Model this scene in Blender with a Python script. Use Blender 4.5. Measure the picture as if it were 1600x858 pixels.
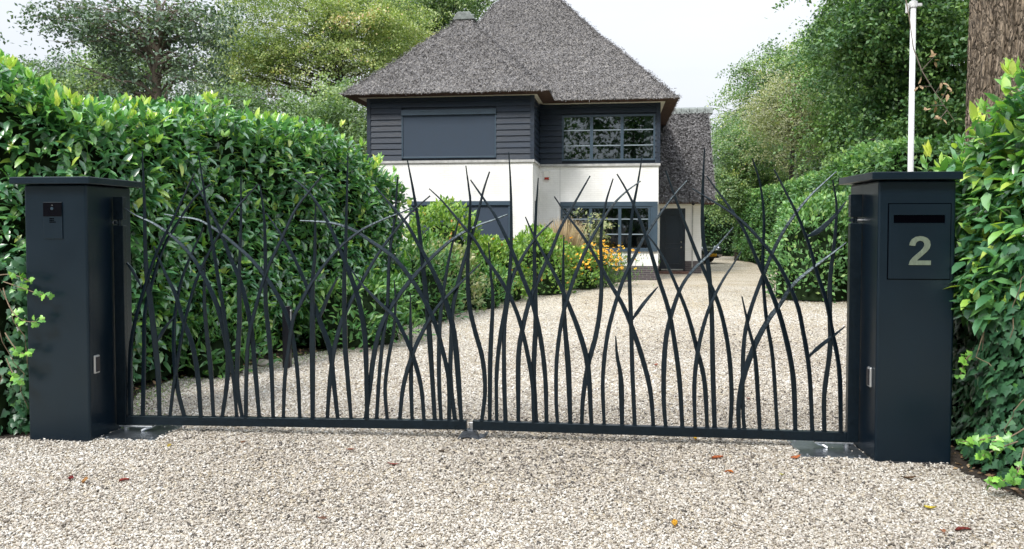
import bpy, bmesh, math, random
import numpy as np
from mathutils import Vector, noise
R = math.radians
random.seed(7); rng = np.random.default_rng(7)
for o in list(bpy.data.objects): bpy.data.objects.remove(o)
S = bpy.context.scene; COL = S.collection

# ------------------------------------------------------------------ camera
F, PITCH, PPY = 1250.0, R(2.0), 396.7
cd = bpy.data.cameras.new('camera'); cam = bpy.data.objects.new('camera', cd); COL.objects.link(cam)
cam.location = (0, 0, 1.6); cam.rotation_euler = (R(90) - PITCH, 0, 0)
cd.sensor_fit = 'HORIZONTAL'; cd.sensor_width = 36; cd.lens = 36 * F / 1600
cd.shift_y = -(429 - PPY) / 1600; cd.clip_start = 0.1; cd.clip_end = 2000
S.camera = cam
# ------------------------------------------------------------------ world, sun, exposure
SUN_EL, SUN_AZ = R(46), R(212)          # azimuth clockwise from +Y
w = bpy.data.worlds.new('World'); S.world = w; w.use_nodes = True
nt = w.node_tree; nt.nodes.clear()
sky = nt.nodes.new('ShaderNodeTexSky'); sky.sky_type = 'NISHITA'; sky.sun_disc = False
sky.sun_elevation = SUN_EL; sky.sun_rotation = SUN_AZ; sky.air_density = 1.0; sky.dust_density = 4.0; sky.ozone_density = 1.0
hs = nt.nodes.new('ShaderNodeHueSaturation'); hs.inputs['Saturation'].default_value = 0.35
tc = nt.nodes.new('ShaderNodeTexCoord')
mpn = nt.nodes.new('ShaderNodeMapping'); mpn.inputs['Scale'].default_value = (1, 1, 3.5)
cn = nt.nodes.new('ShaderNodeTexNoise'); cn.inputs['Scale'].default_value = 2.2; cn.inputs['Detail'].default_value = 5
cr = nt.nodes.new('ShaderNodeValToRGB')
cr.color_ramp.elements[0].position = .3; cr.color_ramp.elements[0].color = (4.15, 4.45, 4.95, 1)
cr.color_ramp.elements[1].position = .7; cr.color_ramp.elements[1].color = (4.75, 4.9, 5.15, 1)
mx = nt.nodes.new('ShaderNodeMixRGB'); mx.inputs[0].default_value = 0.85
bg = nt.nodes.new('ShaderNodeBackground'); bg.inputs['Strength'].default_value = 0.1
out = nt.nodes.new('ShaderNodeOutputWorld')
L = nt.links.new
L(sky.outputs[0], hs.inputs['Color']); L(tc.outputs['Generated'], mpn.inputs[0]); L(mpn.outputs[0], cn.inputs[0])
L(cn.outputs[0], cr.inputs[0]); L(hs.outputs[0], mx.inputs[1]); L(cr.outputs[0], mx.inputs[2])
L(mx.outputs[0], bg.inputs[0]); L(bg.outputs[0], out.inputs[0])
sx = nt.nodes.new('ShaderNodeSeparateXYZ'); L(tc.outputs['Generated'], sx.inputs[0])      # overcast sky: brighter overhead
g1 = nt.nodes.new('ShaderNodeMath'); g1.operation = 'MULTIPLY_ADD'; g1.use_clamp = False; g1.inputs[1].default_value = 2.3; g1.inputs[2].default_value = .9
g0 = nt.nodes.new('ShaderNodeMath'); g0.operation = 'POWER'; g0.inputs[1].default_value = 2.0; L(sx.outputs[2], g0.inputs[0]); L(g0.outputs[0], g1.inputs[0])
g2_ = nt.nodes.new('ShaderNodeMath'); g2_.operation = 'MAXIMUM'; g2_.inputs[1].default_value = .5; L(g1.outputs[0], g2_.inputs[0])
ml = nt.nodes.new('ShaderNodeVectorMath'); ml.operation = 'SCALE'; L(cr.outputs[0], ml.inputs[0]); L(g2_.outputs[0], ml.inputs['Scale']); L(ml.outputs[0], mx.inputs[2])
sl = bpy.data.lights.new('sun', 'SUN'); sl.energy = 1.5; sl.angle = R(14); sl.color = (1, .96, .9)
so = bpy.data.objects.new('sun', sl); COL.objects.link(so)
sd = Vector((math.sin(SUN_AZ) * math.cos(SUN_EL), math.cos(SUN_AZ) * math.cos(SUN_EL), math.sin(SUN_EL)))
so.rotation_euler = sd.to_track_quat('Z', 'Y').to_euler(); so.location = (0, 0, 30)
S.view_settings.view_transform = 'Standard'; S.view_settings.look = 'None'
S.view_settings.gamma = 1; S.view_settings.exposure = 1.13

# ------------------------------------------------------------------ pixel rays of the reference (1600 wide)
def ray(px, py):
    xc = (px - 800) / F; yc = (PPY - py) / F
    return Vector((xc, math.cos(PITCH) + yc * math.sin(PITCH), -math.sin(PITCH) + yc * math.cos(PITCH)))
CAM = Vector((0, 0, 1.6))
def G(px, py, z=0.0):
    d = ray(px, py); t = (z - 1.6) / d.z; return CAM + d * t
def AT(px, py, Y):
    d = ray(px, py); return CAM + d * (Y / d.y)
def plane_hit(px, py, p0, n):
    d = ray(px, py); return CAM + d * ((p0 - CAM).dot(n) / d.dot(n))

# ------------------------------------------------------------------ materials
MATS = {}
def newmat(name):
    m = bpy.data.materials.new(name); m.use_nodes = True; MATS[name] = m
    n = m.node_tree; return m, n, n.nodes['Principled BSDF']
def simple(name, col, rough=.5, metal=0, nscale=0, namt=.15, bump=0, bscale=None, spec=.5, stretch=(1, 1, 1), coat=0):
    m, n, b = newmat(name)
    b.inputs['Base Color'].default_value = (*col, 1); b.inputs['Roughness'].default_value = rough
    b.inputs['Metallic'].default_value = metal; b.inputs['Specular IOR Level'].default_value = spec
    b.inputs['Coat Weight'].default_value = coat
    if nscale or bump:
        tc = n.nodes.new('ShaderNodeTexCoord'); mp = n.nodes.new('ShaderNodeMapping'); mp.inputs['Scale'].default_value = stretch
        n.links.new(tc.outputs['Object'], mp.inputs[0])
    if nscale:
        t = n.nodes.new('ShaderNodeTexNoise'); t.inputs['Scale'].default_value = nscale; t.inputs['Detail'].default_value = 6
        n.links.new(mp.outputs[0], t.inputs[0])
        r = n.nodes.new('ShaderNodeValToRGB'); r.color_ramp.elements[0].position = .3; r.color_ramp.elements[1].position = .7
        r.color_ramp.elements[0].color = (*[c * (1 - namt) for c in col], 1); r.color_ramp.elements[1].color = (*[min(1, c * (1 + namt)) for c in col], 1)
        n.links.new(t.outputs[0], r.inputs[0]); n.links.new(r.outputs[0], b.inputs['Base Color'])
        mr = n.nodes.new('ShaderNodeMapRange'); mr.inputs['To Min'].default_value = max(0, rough - .07); mr.inputs['To Max'].default_value = min(1, rough + .1)
        n.links.new(t.outputs[0], mr.inputs[0]); n.links.new(mr.outputs[0], b.inputs['Roughness'])
    if bump:
        t2 = n.nodes.new('ShaderNodeTexNoise'); t2.inputs['Scale'].default_value = bscale or nscale * 3; t2.inputs['Detail'].default_value = 4
        n.links.new(mp.outputs[0], t2.inputs[0])
        bp = n.nodes.new('ShaderNodeBump'); bp.inputs['Strength'].default_value = bump; bp.inputs['Distance'].default_value = .02
        n.links.new(t2.outputs[0], bp.inputs['Height']); n.links.new(bp.outputs[0], b.inputs['Normal'])
    return m
def rampmat(name, stops, rough=.5, trans=0.0, spec=.5, bump=0):
    """albedo from the per-leaf 'rnd' attribute, optional translucency"""
    m, n, b = newmat(name)
    a = n.nodes.new('ShaderNodeAttribute'); a.attribute_name = 'rnd'
    r = n.nodes.new('ShaderNodeValToRGB'); cr = r.color_ramp
    while len(cr.elements) < len(stops): cr.elements.new(.5)
    for e, (p, c) in zip(cr.elements, stops): e.position = p; e.color = (*c, 1)
    n.links.new(a.outputs['Fac'], r.inputs[0]); n.links.new(r.outputs[0], b.inputs['Base Color'])
    b.inputs['Roughness'].default_value = rough; b.inputs['Specular IOR Level'].default_value = spec
    if trans:
        t = n.nodes.new('ShaderNodeBsdfTranslucent'); mx = n.nodes.new('ShaderNodeMixShader'); mx.inputs[0].default_value = trans
        g = n.nodes.new('ShaderNodeMixRGB'); g.blend_type = 'MULTIPLY'; g.inputs[0].default_value = 1; g.inputs[2].default_value = (1.3, 1.5, .5, 1)
        n.links.new(r.outputs[0], g.inputs[1]); n.links.new(g.outputs[0], t.inputs[0])
        o = n.nodes['Material Output']
        n.links.new(b.outputs[0], mx.inputs[1]); n.links.new(t.outputs[0], mx.inputs[2]); n.links.new(mx.outputs[0], o.inputs[0])
    return m
steel = simple('powder_coated_steel', (.0018, .0068, .0140), .30, spec=.5, nscale=3, namt=.12, bump=.05, bscale=500)
gatesteel = simple('forged_steel', (.0030, .0065, .0110), .30, spec=.42, nscale=25, namt=.25, bump=.15, bscale=60)
zinc = simple('zinc', (.55, .57, .6), .35, .9, nscale=30, namt=.2)
platem = simple('plate_steel', (.16, .18, .2), .3, .85, nscale=8, namt=.35, bump=.1, bscale=50)
blackglass = simple('black_glass', (.004, .004, .008), .08)
voidm = simple('deep_black', (.001, .001, .002), 1, spec=0)
blackp = simple('black_plastic', (.008, .008, .014), .3)
rubber = simple('rubber', (.02, .02, .022), .8)
numberm = simple('brushed_number', (.15, .185, .145), .45, .3, nscale=120, namt=.15, stretch=(1, 1, .2))
whitep = simple('white_paint', (.78, .77, .72), .55, nscale=2, namt=.05)
cream = simple('cream_paint', (.72, .69, .6), .6, nscale=2, namt=.06)
brown = simple('thatch_underside', (.075, .04, .028), .9, nscale=12, namt=.4, bump=.6, bscale=40)
navy = simple('navy_timber', (.006, .016, .033), .5, nscale=6, namt=.3, bump=.3, bscale=60, stretch=(.15, .15, 1.5))
navyframe = simple('blue_grey_frame', (.040, .068, .098), .4, nscale=3, namt=.1)
shutterm = simple('shutter_fabric', (.027, .045, .072), .7, nscale=5, namt=.06, bump=.1, bscale=200)
doorm = simple('door_paint', (.006, .016, .032), .32, nscale=2, namt=.15)
coping = simple('coping_stone', (.42, .42, .41), .75, nscale=7, namt=.25)
redm = simple('red_lens', (.35, .02, .01), .2)
stepm = simple('step_brick', (.16, .09, .07), .85, nscale=20, namt=.4, bump=.4, bscale=60)
def _plates(m, sc, st):
    n = m.node_tree; b = n.nodes['Principled BSDF']; tc = n.nodes.new('ShaderNodeTexCoord'); mp = n.nodes.new('ShaderNodeMapping'); mp.inputs['Scale'].default_value = (1, 1, st)
    nz = n.nodes.new('ShaderNodeTexNoise'); nz.inputs['Scale'].default_value = 9; ad = n.nodes.new('ShaderNodeMixRGB'); ad.blend_type = 'ADD'; ad.inputs[0].default_value = .10
    v = n.nodes.new('ShaderNodeTexVoronoi'); v.feature = 'DISTANCE_TO_EDGE'; v.inputs['Scale'].default_value = sc
    r = n.nodes.new('ShaderNodeMapRange'); r.inputs['From Max'].default_value = .22
    bp = n.nodes.new('ShaderNodeBump'); bp.inputs['Strength'].default_value = 1; bp.inputs['Distance'].default_value = .035
    n.links.new(tc.outputs['Object'], mp.inputs[0]); n.links.new(mp.outputs[0], nz.inputs[0]); n.links.new(mp.outputs[0], ad.inputs[1]); n.links.new(nz.outputs['Color'], ad.inputs[2]); n.links.new(ad.outputs[0], v.inputs[0])
    n.links.new(v.outputs['Distance'], r.inputs[0]); n.links.new(r.outputs[0], bp.inputs['Height'])
    old = b.inputs['Normal'].links[0].from_node; n.links.new(old.outputs[0], bp.inputs['Normal']); n.links.new(bp.outputs[0], b.inputs['Normal'])
PLATES = _plates
darkroom = simple('room_interior', (.10, .095, .085), .9, nscale=1, namt=.3)
curtainm = simple('curtain_cloth', (.6, .6, .57), .9, nscale=3, namt=.1)
capm = simple('ridge_tile', (.17, .19, .18), .7, nscale=9, namt=.4, bump=.3)
carpaint = simple('car_paint', (.03, .036, .04), .15, .3, coat=1)
platey = simple('yellow_plate', (.8, .42, .02), .5)
tyrem = simple('tyre', (.015, .015, .015), .8)
chrome = simple('chrome', (.7, .7, .72), .12, 1)
lampglass = simple('lamp_glass', (.2, .24, .28), .06, spec=1)
polem = simple('flagpole_white', (.78, .79, .8), .3, nscale=2, namt=.05)
for m_ in (steel, gatesteel): m_.node_tree.nodes['Principled BSDF'].inputs['Specular Tint'].default_value = (.72, .9, 1, 1)
barkm = simple('bark', (.14, .115, .09), .95, nscale=3, namt=.4, bump=.8, bscale=14, stretch=(1, 1, .25))
barkdark = simple('bark_dark', (.06, .055, .048), .95, nscale=3, namt=.4, bump=.6, bscale=14, stretch=(1, 1, .25))
oakbark = simple('oak_bark', (.24, .19, .14), .95, nscale=14, namt=.45, bump=.7, bscale=60, stretch=(1, 1, .5))
PLATES(oakbark, 20, .3)
innerm = simple('dark_core', (.016, .028, .013), 1, spec=0, nscale=8, namt=.6)  # dark fill of the light-blocking cores, also on the shrub stems
stemm = simple('ivy_stem', (.2, .15, .1), .9, nscale=10, namt=.3)
soil = simple('soil', (.04, .03, .022), 1, nscale=14, namt=.6, bump=1, bscale=50)
alu = simple('satin_aluminium', (.6, .62, .64), .3, .8)

glass = None
def mk_glass():
    m, n, b = newmat('window_glass')
    n.nodes.remove(b)
    t = n.nodes.new('ShaderNodeBsdfTransparent'); t.inputs[0].default_value = (.55, .62, .62, 1)
    g = n.nodes.new('ShaderNodeBsdfGlossy'); g.inputs['Roughness'].default_value = .015; g.inputs[0].default_value = (.9, .95, 1, 1)
    f = n.nodes.new('ShaderNodeFresnel'); f.inputs[0].default_value = 1.75
    mp = n.nodes.new('ShaderNodeMath'); mp.operation = 'MULTIPLY_ADD'; mp.inputs[1].default_value = 1.0; mp.inputs[2].default_value = .03
    nz = n.nodes.new('ShaderNodeTexNoise'); nz.inputs['Scale'].default_value = .8
    tcx = n.nodes.new('ShaderNodeTexCoord'); n.links.new(tcx.outputs['Object'], nz.inputs[0])
    bp = n.nodes.new('ShaderNodeBump'); bp.inputs['Strength'].default_value = .06; bp.inputs['Distance'].default_value = .02
    n.links.new(nz.outputs[0], bp.inputs['Height']); n.links.new(bp.outputs[0], g.inputs['Normal'])
    mx = n.nodes.new('ShaderNodeMixShader')
    n.links.new(f.outputs[0], mp.inputs[0]); n.links.new(mp.outputs[0], mx.inputs[0])
    n.links.new(t.outputs[0], mx.inputs[1]); n.links.new(g.outputs[0], mx.inputs[2])
    n.links.new(mx.outputs[0], n.nodes['Material Output'].inputs[0]); return m
glass = mk_glass()

def mk_brick(name, c1, c2, mortar, bump=.5, msize=.006):
    m, n, b = newmat(name)
    tc = n.nodes.new('ShaderNodeTexCoord'); sp = n.nodes.new('ShaderNodeSeparateXYZ'); cb = n.nodes.new('ShaderNodeCombineXYZ')
    ad = n.nodes.new('ShaderNodeMath'); ad.operation = 'ADD'
    n.links.new(tc.outputs['Object'], sp.inputs[0]); n.links.new(sp.outputs[0], ad.inputs[0]); n.links.new(sp.outputs[1], ad.inputs[1])
    n.links.new(ad.outputs[0], cb.inputs[0]); n.links.new(sp.outputs[2], cb.inputs[1])
    br = n.nodes.new('ShaderNodeTexBrick'); br.inputs['Scale'].default_value = 1; br.inputs['Brick Width'].default_value = .22
    br.inputs['Row Height'].default_value = .064; br.inputs['Mortar Size'].default_value = msize; br.inputs['Mortar Smooth'].default_value = .4
    br.inputs['Color1'].default_value = (*c1, 1); br.inputs['Color2'].default_value = (*c2, 1); br.inputs['Mortar'].default_value = (*mortar, 1)
    n.links.new(cb.outputs[0], br.inputs[0])
    nz = n.nodes.new('ShaderNodeTexNoise'); nz.inputs['Scale'].default_value = 1.3; nz.inputs['Detail'].default_value = 8
    n.links.new(tc.outputs['Object'], nz.inputs[0])
    rp = n.nodes.new('ShaderNodeValToRGB'); rp.color_ramp.elements[0].position = .3; rp.color_ramp.elements[0].color = (.86, .86, .84, 1); rp.color_ramp.elements[1].color = (1, 1, 1, 1); rp.color_ramp.elements[1].position = .6
    n.links.new(nz.outputs[0], rp.inputs[0])
    mu = n.nodes.new('ShaderNodeMixRGB'); mu.blend_type = 'MULTIPLY'; mu.inputs[0].default_value = 1
    n.links.new(br.outputs[0], mu.inputs[1]); n.links.new(rp.outputs[0], mu.inputs[2]); n.links.new(mu.outputs[0], b.inputs['Base Color'])
    b.inputs['Roughness'].default_value = .7
    bp = n.nodes.new('ShaderNodeBump'); bp.invert = True; bp.inputs['Strength'].default_value = bump; bp.inputs['Distance'].default_value = .008
    n.links.new(br.outputs['Fac'], bp.inputs['Height']); n.links.new(bp.outputs[0], b.inputs['Normal'])
    return m
whitebrick = mk_brick('white_painted_brick', (.89, .885, .87), (.87, .865, .85), (.80, .795, .78))
darkbrick = mk_brick('dark_brick', (.055, .045, .055), (.08, .065, .07), (.17, .16, .16), msize=.009)

def mk_gravel():
    m, n, b = newmat('gravel')
    tc = n.nodes.new('ShaderNodeTexCoord')
    nzw = n.nodes.new('ShaderNodeTexNoise'); nzw.inputs['Scale'].default_value = 40; n.links.new(tc.outputs['Object'], nzw.inputs[0])
    mxv = n.nodes.new('ShaderNodeMixRGB'); mxv.blend_type = 'ADD'; mxv.inputs[0].default_value = .012
    n.links.new(tc.outputs['Object'], mxv.inputs[1]); n.links.new(nzw.outputs['Color'], mxv.inputs[2])
    v = n.nodes.new('ShaderNodeTexVoronoi'); v.inputs['Scale'].default_value = 62; n.links.new(mxv.outputs[0], v.inputs[0])
    ve = n.nodes.new('ShaderNodeTexVoronoi'); ve.feature = 'DISTANCE_TO_EDGE'; ve.inputs['Scale'].default_value = 62; n.links.new(mxv.outputs[0], ve.inputs[0])
    sp = n.nodes.new('ShaderNodeSeparateColor'); n.links.new(v.outputs['Color'], sp.inputs[0])
    r = n.nodes.new('ShaderNodeValToRGB'); cr = r.color_ramp; cr.interpolation = 'CONSTANT'
    st = [(0, (.36, .33, .27)), (.10, (.58, .53, .44)), (.34, (.72, .68, .58)), (.55, (.65, .60, .51)), (.72, (.80, .77, .69)), (.93, (.46, .42, .37)), (.95, (.10, .09, .08))]
    while len(cr.elements) < len(st): cr.elements.new(.5)
    for e, (p, c) in zip(cr.elements, st): e.position = p; e.color = (*c, 1)
    n.links.new(sp.outputs[0], r.inputs[0])
    er = n.nodes.new('ShaderNodeValToRGB'); er.color_ramp.elements[0].position = .03; er.color_ramp.elements[0].color = (.46, .41, .35, 1); er.color_ramp.elements[1].position = .16; er.color_ramp.elements[1].color = (1, 1, 1, 1)
    n.links.new(ve.outputs['Distance'], er.inputs[0])
    mu = n.nodes.new('ShaderNodeMixRGB'); mu.blend_type = 'MULTIPLY'; mu.inputs[0].default_value = 1
    n.links.new(r.outputs[0], mu.inputs[1]); n.links.new(er.outputs[0], mu.inputs[2])
    nz = n.nodes.new('ShaderNodeTexNoise'); nz.inputs['Scale'].default_value = .9; nz.inputs['Detail'].default_value = 7; n.links.new(tc.outputs['Object'], nz.inputs[0])
    pr = n.nodes.new('ShaderNodeValToRGB'); pr.color_ramp.elements[0].position = .35; pr.color_ramp.elements[0].color = (.86, .80, .69, 1); pr.color_ramp.elements[1].position = .6; pr.color_ramp.elements[1].color = (1.05, 1.03, 1, 1)
    n.links.new(nz.outputs[0], pr.inputs[0])
    m2 = n.nodes.new('ShaderNodeMixRGB'); m2.blend_type = 'MULTIPLY'; m2.inputs[0].default_value = 1
    n.links.new(mu.outputs[0], m2.inputs[1]); n.links.new(pr.outputs[0], m2.inputs[2]); n.links.new(m2.outputs[0], b.inputs['Base Color'])
    bp = n.nodes.new('ShaderNodeBump'); bp.inputs['Strength'].default_value = .9; bp.inputs['Distance'].default_value = .012
    n.links.new(ve.outputs['Distance'], bp.inputs['Height']); n.links.new(bp.outputs[0], b.inputs['Normal'])
    b.inputs['Roughness'].default_value = .85
    return m
gravelm = mk_gravel()
stonem = rampmat('gravel_stone', [(0, (.07, .062, .055)), (.08, (.18, .155, .13)), (.3, (.37, .325, .27)), (.6, (.505, .462, .40)), (1, (.71, .69, .645))], .8)
thatchm = simple('thatch', (.17, .16, .15), 1, nscale=18, namt=.7, bump=1, bscale=30, stretch=(1, 1, .6))
reedm = rampmat('reed_ends', [(0, (.085, .08, .082)), (.45, (.158, .152, .153)), (.8, (.225, .217, .218)), (1, (.31, .30, .30))], .9)
laurelm = rampmat('laurel_leaf', [(0, (.028, .095, .050)), (.42, (.095, .265, .115)), (.72, (.22, .47, .13)), (.9, (.36, .58, .09)), (1, (.66, .72, .16))], .30, .22, spec=1.0)
laurelm.node_tree.nodes['Principled BSDF'].inputs['Coat Weight'].default_value = .5; laurelm.node_tree.nodes['Principled BSDF'].inputs['Coat Roughness'].default_value = .28
laurelfar = rampmat('clipped_leaf', [(0, (.045, .12, .045)), (.5, (.12, .27, .09)), (.8, (.24, .43, .14)), (1, (.42, .56, .2))], .4, .2)
ivym = rampmat('ivy_leaf', [(0, (.02, .07, .035)), (.6, (.06, .165, .075)), (.85, (.11, .29, .06)), (1, (.26, .52, .08))], .34, .15)
shrubm = rampmat('shrub_leaf', [(0, (.04, .10, .03)), (.5, (.13, .26, .05)), (.8, (.28, .44, .08)), (.97, (.42, .50, .12)), (1, (.5, .22, .05))], .5, .25)
rhodom = rampmat('rhododendron_leaf', [(0, (.02, .08, .03)), (.5, (.07, .2, .05)), (1, (.22, .38, .09))], .4, .15)
paleshrubm = rampmat('pale_shrub_leaf', [(0, (.09, .14, .06)), (.5, (.22, .28, .12)), (1, (.45, .42, .24))], .5, .25)
oakm = rampmat('oak_leaf', [(0, (.05, .09, .06)), (.5, (.11, .175, .115)), (1, (.24, .31, .2))], .5, .2)
yellowm = rampmat('yellowing_leaf', [(0, (.11, .18, .08)), (.45, (.31, .39, .15)), (.82, (.54, .57, .27)), (1, (.64, .44, .28))], .5, .3)
lightm = rampmat('light_green_leaf', [(0, (.06, .12, .065)), (.5, (.18, .28, .13)), (1, (.40, .48, .22))], .5, .3)
darkm = rampmat('dark_green_leaf', [(0, (.022, .065, .03)), (.5, (.07, .16, .06)), (1, (.22, .36, .10))], .45, .2)
palem = rampmat('pale_green_leaf', [(0, (.07, .14, .07)), (.5, (.20, .31, .14)), (.9, (.40, .50, .2)), (1, (.55, .52, .15))], .5, .3)  # distance haze is put into the pale leaf colour
khakim = rampmat('khaki_leaf', [(0, (.16, .19, .11)), (.5, (.34, .36, .22)), (1, (.52, .50, .34))], .6, .3)  # khaki leaves, paled in the colour itself to read as haze
deadm = rampmat('dead_leaf', [(0, (.08, .05, .03)), (.5, (.2, .12, .06)), (1, (.42, .3, .18))], .8, .1)
strawm = rampmat('straw', [(0, (.3, .2, .12)), (1, (.68, .55, .4))], .8, .2)
flowerm = rampmat('orange_petal', [(0, (.80, .36, .01)), (1, (.95, .62, .06))], .6, .2)

# ------------------------------------------------------------------ tagging and building helpers
def tag(o, label=None, cat=None, group=None, kind=None):
    if label: o['label'] = label
    if cat: o['category'] = cat
    if group: o['group'] = group
    if kind: o['kind'] = kind
    return o
def thing(name, label, cat, loc=(0, 0, 0), rz=0, group=None):
    o = bpy.data.objects.new(name, None); COL.objects.link(o); o.location = loc; o.rotation_euler = (0, 0, rz)
    o.empty_display_size = .1
    return tag(o, label, cat, group)
class MB:
    def __init__(s): s.v = []; s.f = []; s.m = []
    def poly(s, pts, mi=0):
        b = len(s.v); s.v += [tuple(p) for p in pts]; s.f.append(tuple(range(b, b + len(pts)))); s.m.append(mi); return s
    def box(s, a, b, mi=0):
        (x0, y0, z0), (x1, y1, z1) = a, b; k = len(s.v)
        s.v += [(x0, y0, z0), (x1, y0, z0), (x1, y1, z0), (x0, y1, z0), (x0, y0, z1), (x1, y0, z1), (x1, y1, z1), (x0, y1, z1)]
        for f in ((0, 3, 2, 1), (4, 5, 6, 7), (0, 1, 5, 4), (1, 2, 6, 5), (2, 3, 7, 6), (3, 0, 4, 7)):
            s.f.append(tuple(k + i for i in f)); s.m.append(mi)
        return s
    def prism(s, pts, axis, a, b, mi=0):
        """2-D outline extruded along axis (0,1,2) from a to b"""
        k = len(s.v); n = len(pts)
        def mk(p, c):
            q = list(p); q.insert(axis, c); return tuple(q)
        s.v += [mk(p, a) for p in pts] + [mk(p, b) for p in pts]
        s.f.append(tuple(k + i for i in range(n))[::-1]); s.m.append(mi)
        s.f.append(tuple(k + n + i for i in range(n))); s.m.append(mi)
        for i in range(n):
            j = (i + 1) % n; s.f.append((k + i, k + j, k + n + j, k + n + i)); s.m.append(mi)
        return s
    def tube(s, pts, rad, n=8, cap=True, mi=0):
        pts = [Vector(p) for p in pts]; k0 = len(s.v)
        if not hasattr(rad, '__len__'): rad = [rad] * len(pts)
        for i, p in enumerate(pts):
            t = (pts[min(i + 1, len(pts) - 1)] - pts[max(i - 1, 0)]).normalized()
            u = t.cross(Vector((0, 0, 1)) if abs(t.z) < .95 else Vector((1, 0, 0))).normalized(); w_ = t.cross(u)
            for j in range(n):
                a = 2 * math.pi * j / n; s.v.append(tuple(p + (u * math.cos(a) + w_ * math.sin(a)) * rad[i]))
        for i in range(len(pts) - 1):
            for j in range(n):
                a = k0 + i * n + j; b = k0 + i * n + (j + 1) % n; s.f.append((a, b, b + n, a + n)); s.m.append(mi)
        if cap:
            s.f.append(tuple(k0 + j for j in range(n))[::-1]); s.m.append(mi)
            s.f.append(tuple(k0 + (len(pts) - 1) * n + j for j in range(n))); s.m.append(mi)
        return s
    def build(s, name, mats, parent=None, bevel=0, smooth=False, seg=2):
        me = bpy.data.meshes.new(name); me.from_pydata(s.v, [], s.f)
        mats = mats if isinstance(mats, (list, tuple)) else [mats]
        for m in mats: me.materials.append(m)
        me.polygons.foreach_set('material_index', s.m)
        bm = bmesh.new(); bm.from_mesh(me)
        bmesh.ops.recalc_face_normals(bm, faces=bm.faces)
        if bevel:
            bmesh.ops.bevel(bm, geom=[e for e in bm.edges if len(e.link_faces) == 2 and e.calc_face_angle(0) > .5], offset=bevel, segments=seg, affect='EDGES', profile=.5)
        if smooth:
            for f in bm.faces: f.smooth = True
        bm.to_mesh(me); bm.free()
        o = bpy.data.objects.new(name, me); COL.objects.link(o); o.parent = parent
        return o
def npmesh(name, V, faces, rnd, mat, parent=None, smooth=False, nper=None):
    """V (N,3); faces list of (M,k) index arrays; rnd per vertex"""
    me = bpy.data.meshes.new(name)
    me.vertices.add(len(V)); me.vertices.foreach_set('co', np.ascontiguousarray(V, dtype=np.float32).ravel())
    loops = np.concatenate([f.ravel() for f in faces]).astype(np.int32)
    sizes = np.concatenate([np.full(len(f), f.shape[1]) for f in faces]).astype(np.int32)
    starts = np.concatenate([[0], np.cumsum(sizes)[:-1]]).astype(np.int32)
    me.loops.add(len(loops)); me.loops.foreach_set('vertex_index', loops)
    me.polygons.add(len(sizes)); me.polygons.foreach_set('loop_start', starts); me.polygons.foreach_set('loop_total', sizes)
    if smooth: me.polygons.foreach_set('use_smooth', np.ones(len(sizes), dtype=bool))
    me.update(calc_edges=True)
    a = me.attributes.new('rnd', 'FLOAT', 'POINT'); a.data.foreach_set('value', rnd.astype(np.float32))
    for m in (mat if isinstance(mat, (list, tuple)) else [mat]): me.materials.append(m)
    o = bpy.data.objects.new(name, me); COL.objects.link(o); o.parent = parent
    return o
def nrm(a): return a / np.maximum(np.linalg.norm(a, axis=-1, keepdims=True), 1e-9)
# leaf templates: (forward, side, up) coordinates and faces
LAUREL = (np.array([(0, 0, 0), (.3, .19, .05), (.3, 0, .0), (.3, -.19, .05), (.68, .15, .03), (.68, 0, -.02), (.68, -.15, .03), (1, 0, -.1)]),
          [np.array([(0, 2, 1), (0, 3, 2), (4, 5, 7), (5, 6, 7)]), np.array([(1, 2, 5, 4), (2, 3, 6, 5)])])
DIAMOND = (np.array([(0, 0, 0), (.5, .26, .05), (1, 0, -.05), (.5, -.26, .05)]), [np.array([(0, 3, 2), (0, 2, 1)])])
_iv = [(0, 0), (-.12, .28), (.1, .52), (.3, .34), (.52, .42), (.62, .22), (1, 0), (.62, -.22), (.52, -.42), (.3, -.34), (.1, -.52), (-.12, -.28)]
IVY = (np.array([(.28, 0, .04)] + [(x, y, -.08 * abs(y) - .05 * x) for x, y in _iv]),
       [np.array([(0, i + 1, (i + 1) % 12 + 1) for i in range(12)])])
def leafmesh(name, P, Fw, Up, size, tmpl, rnd, mat, parent=None, smooth=True, wid=None):
    T, faces = tmpl; n = len(P); k = len(T)
    Fw = nrm(Fw); Sd = nrm(np.cross(Up, Fw)); U = np.cross(Fw, Sd)
    size = np.broadcast_to(size, (n,))[:, None, None]
    wd = 1.0 if wid is None else wid
    V = P[:, None, :] + size * (T[None, :, 0, None] * Fw[:, None, :] + wd * T[None, :, 1, None] * Sd[:, None, :] + T[None, :, 2, None] * U[:, None, :])
    off = (np.arange(n) * k)[:, None, None]
    fs = [(f[None] + off).reshape(-1, f.shape[1]) for f in faces]
    return npmesh(name, V.reshape(-1, 3), fs, np.repeat(rnd, k), mat, parent, smooth)
_K = rng.normal(size=(10, 3)); _PH = rng.uniform(0, 6.28, 10)
def lump(P, sc):
    return np.sin(P @ (_K * sc).T + _PH).sum(1) / 10 ** .5 / 1.5
def runit(n): return nrm(rng.normal(size=(n, 3)))

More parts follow.
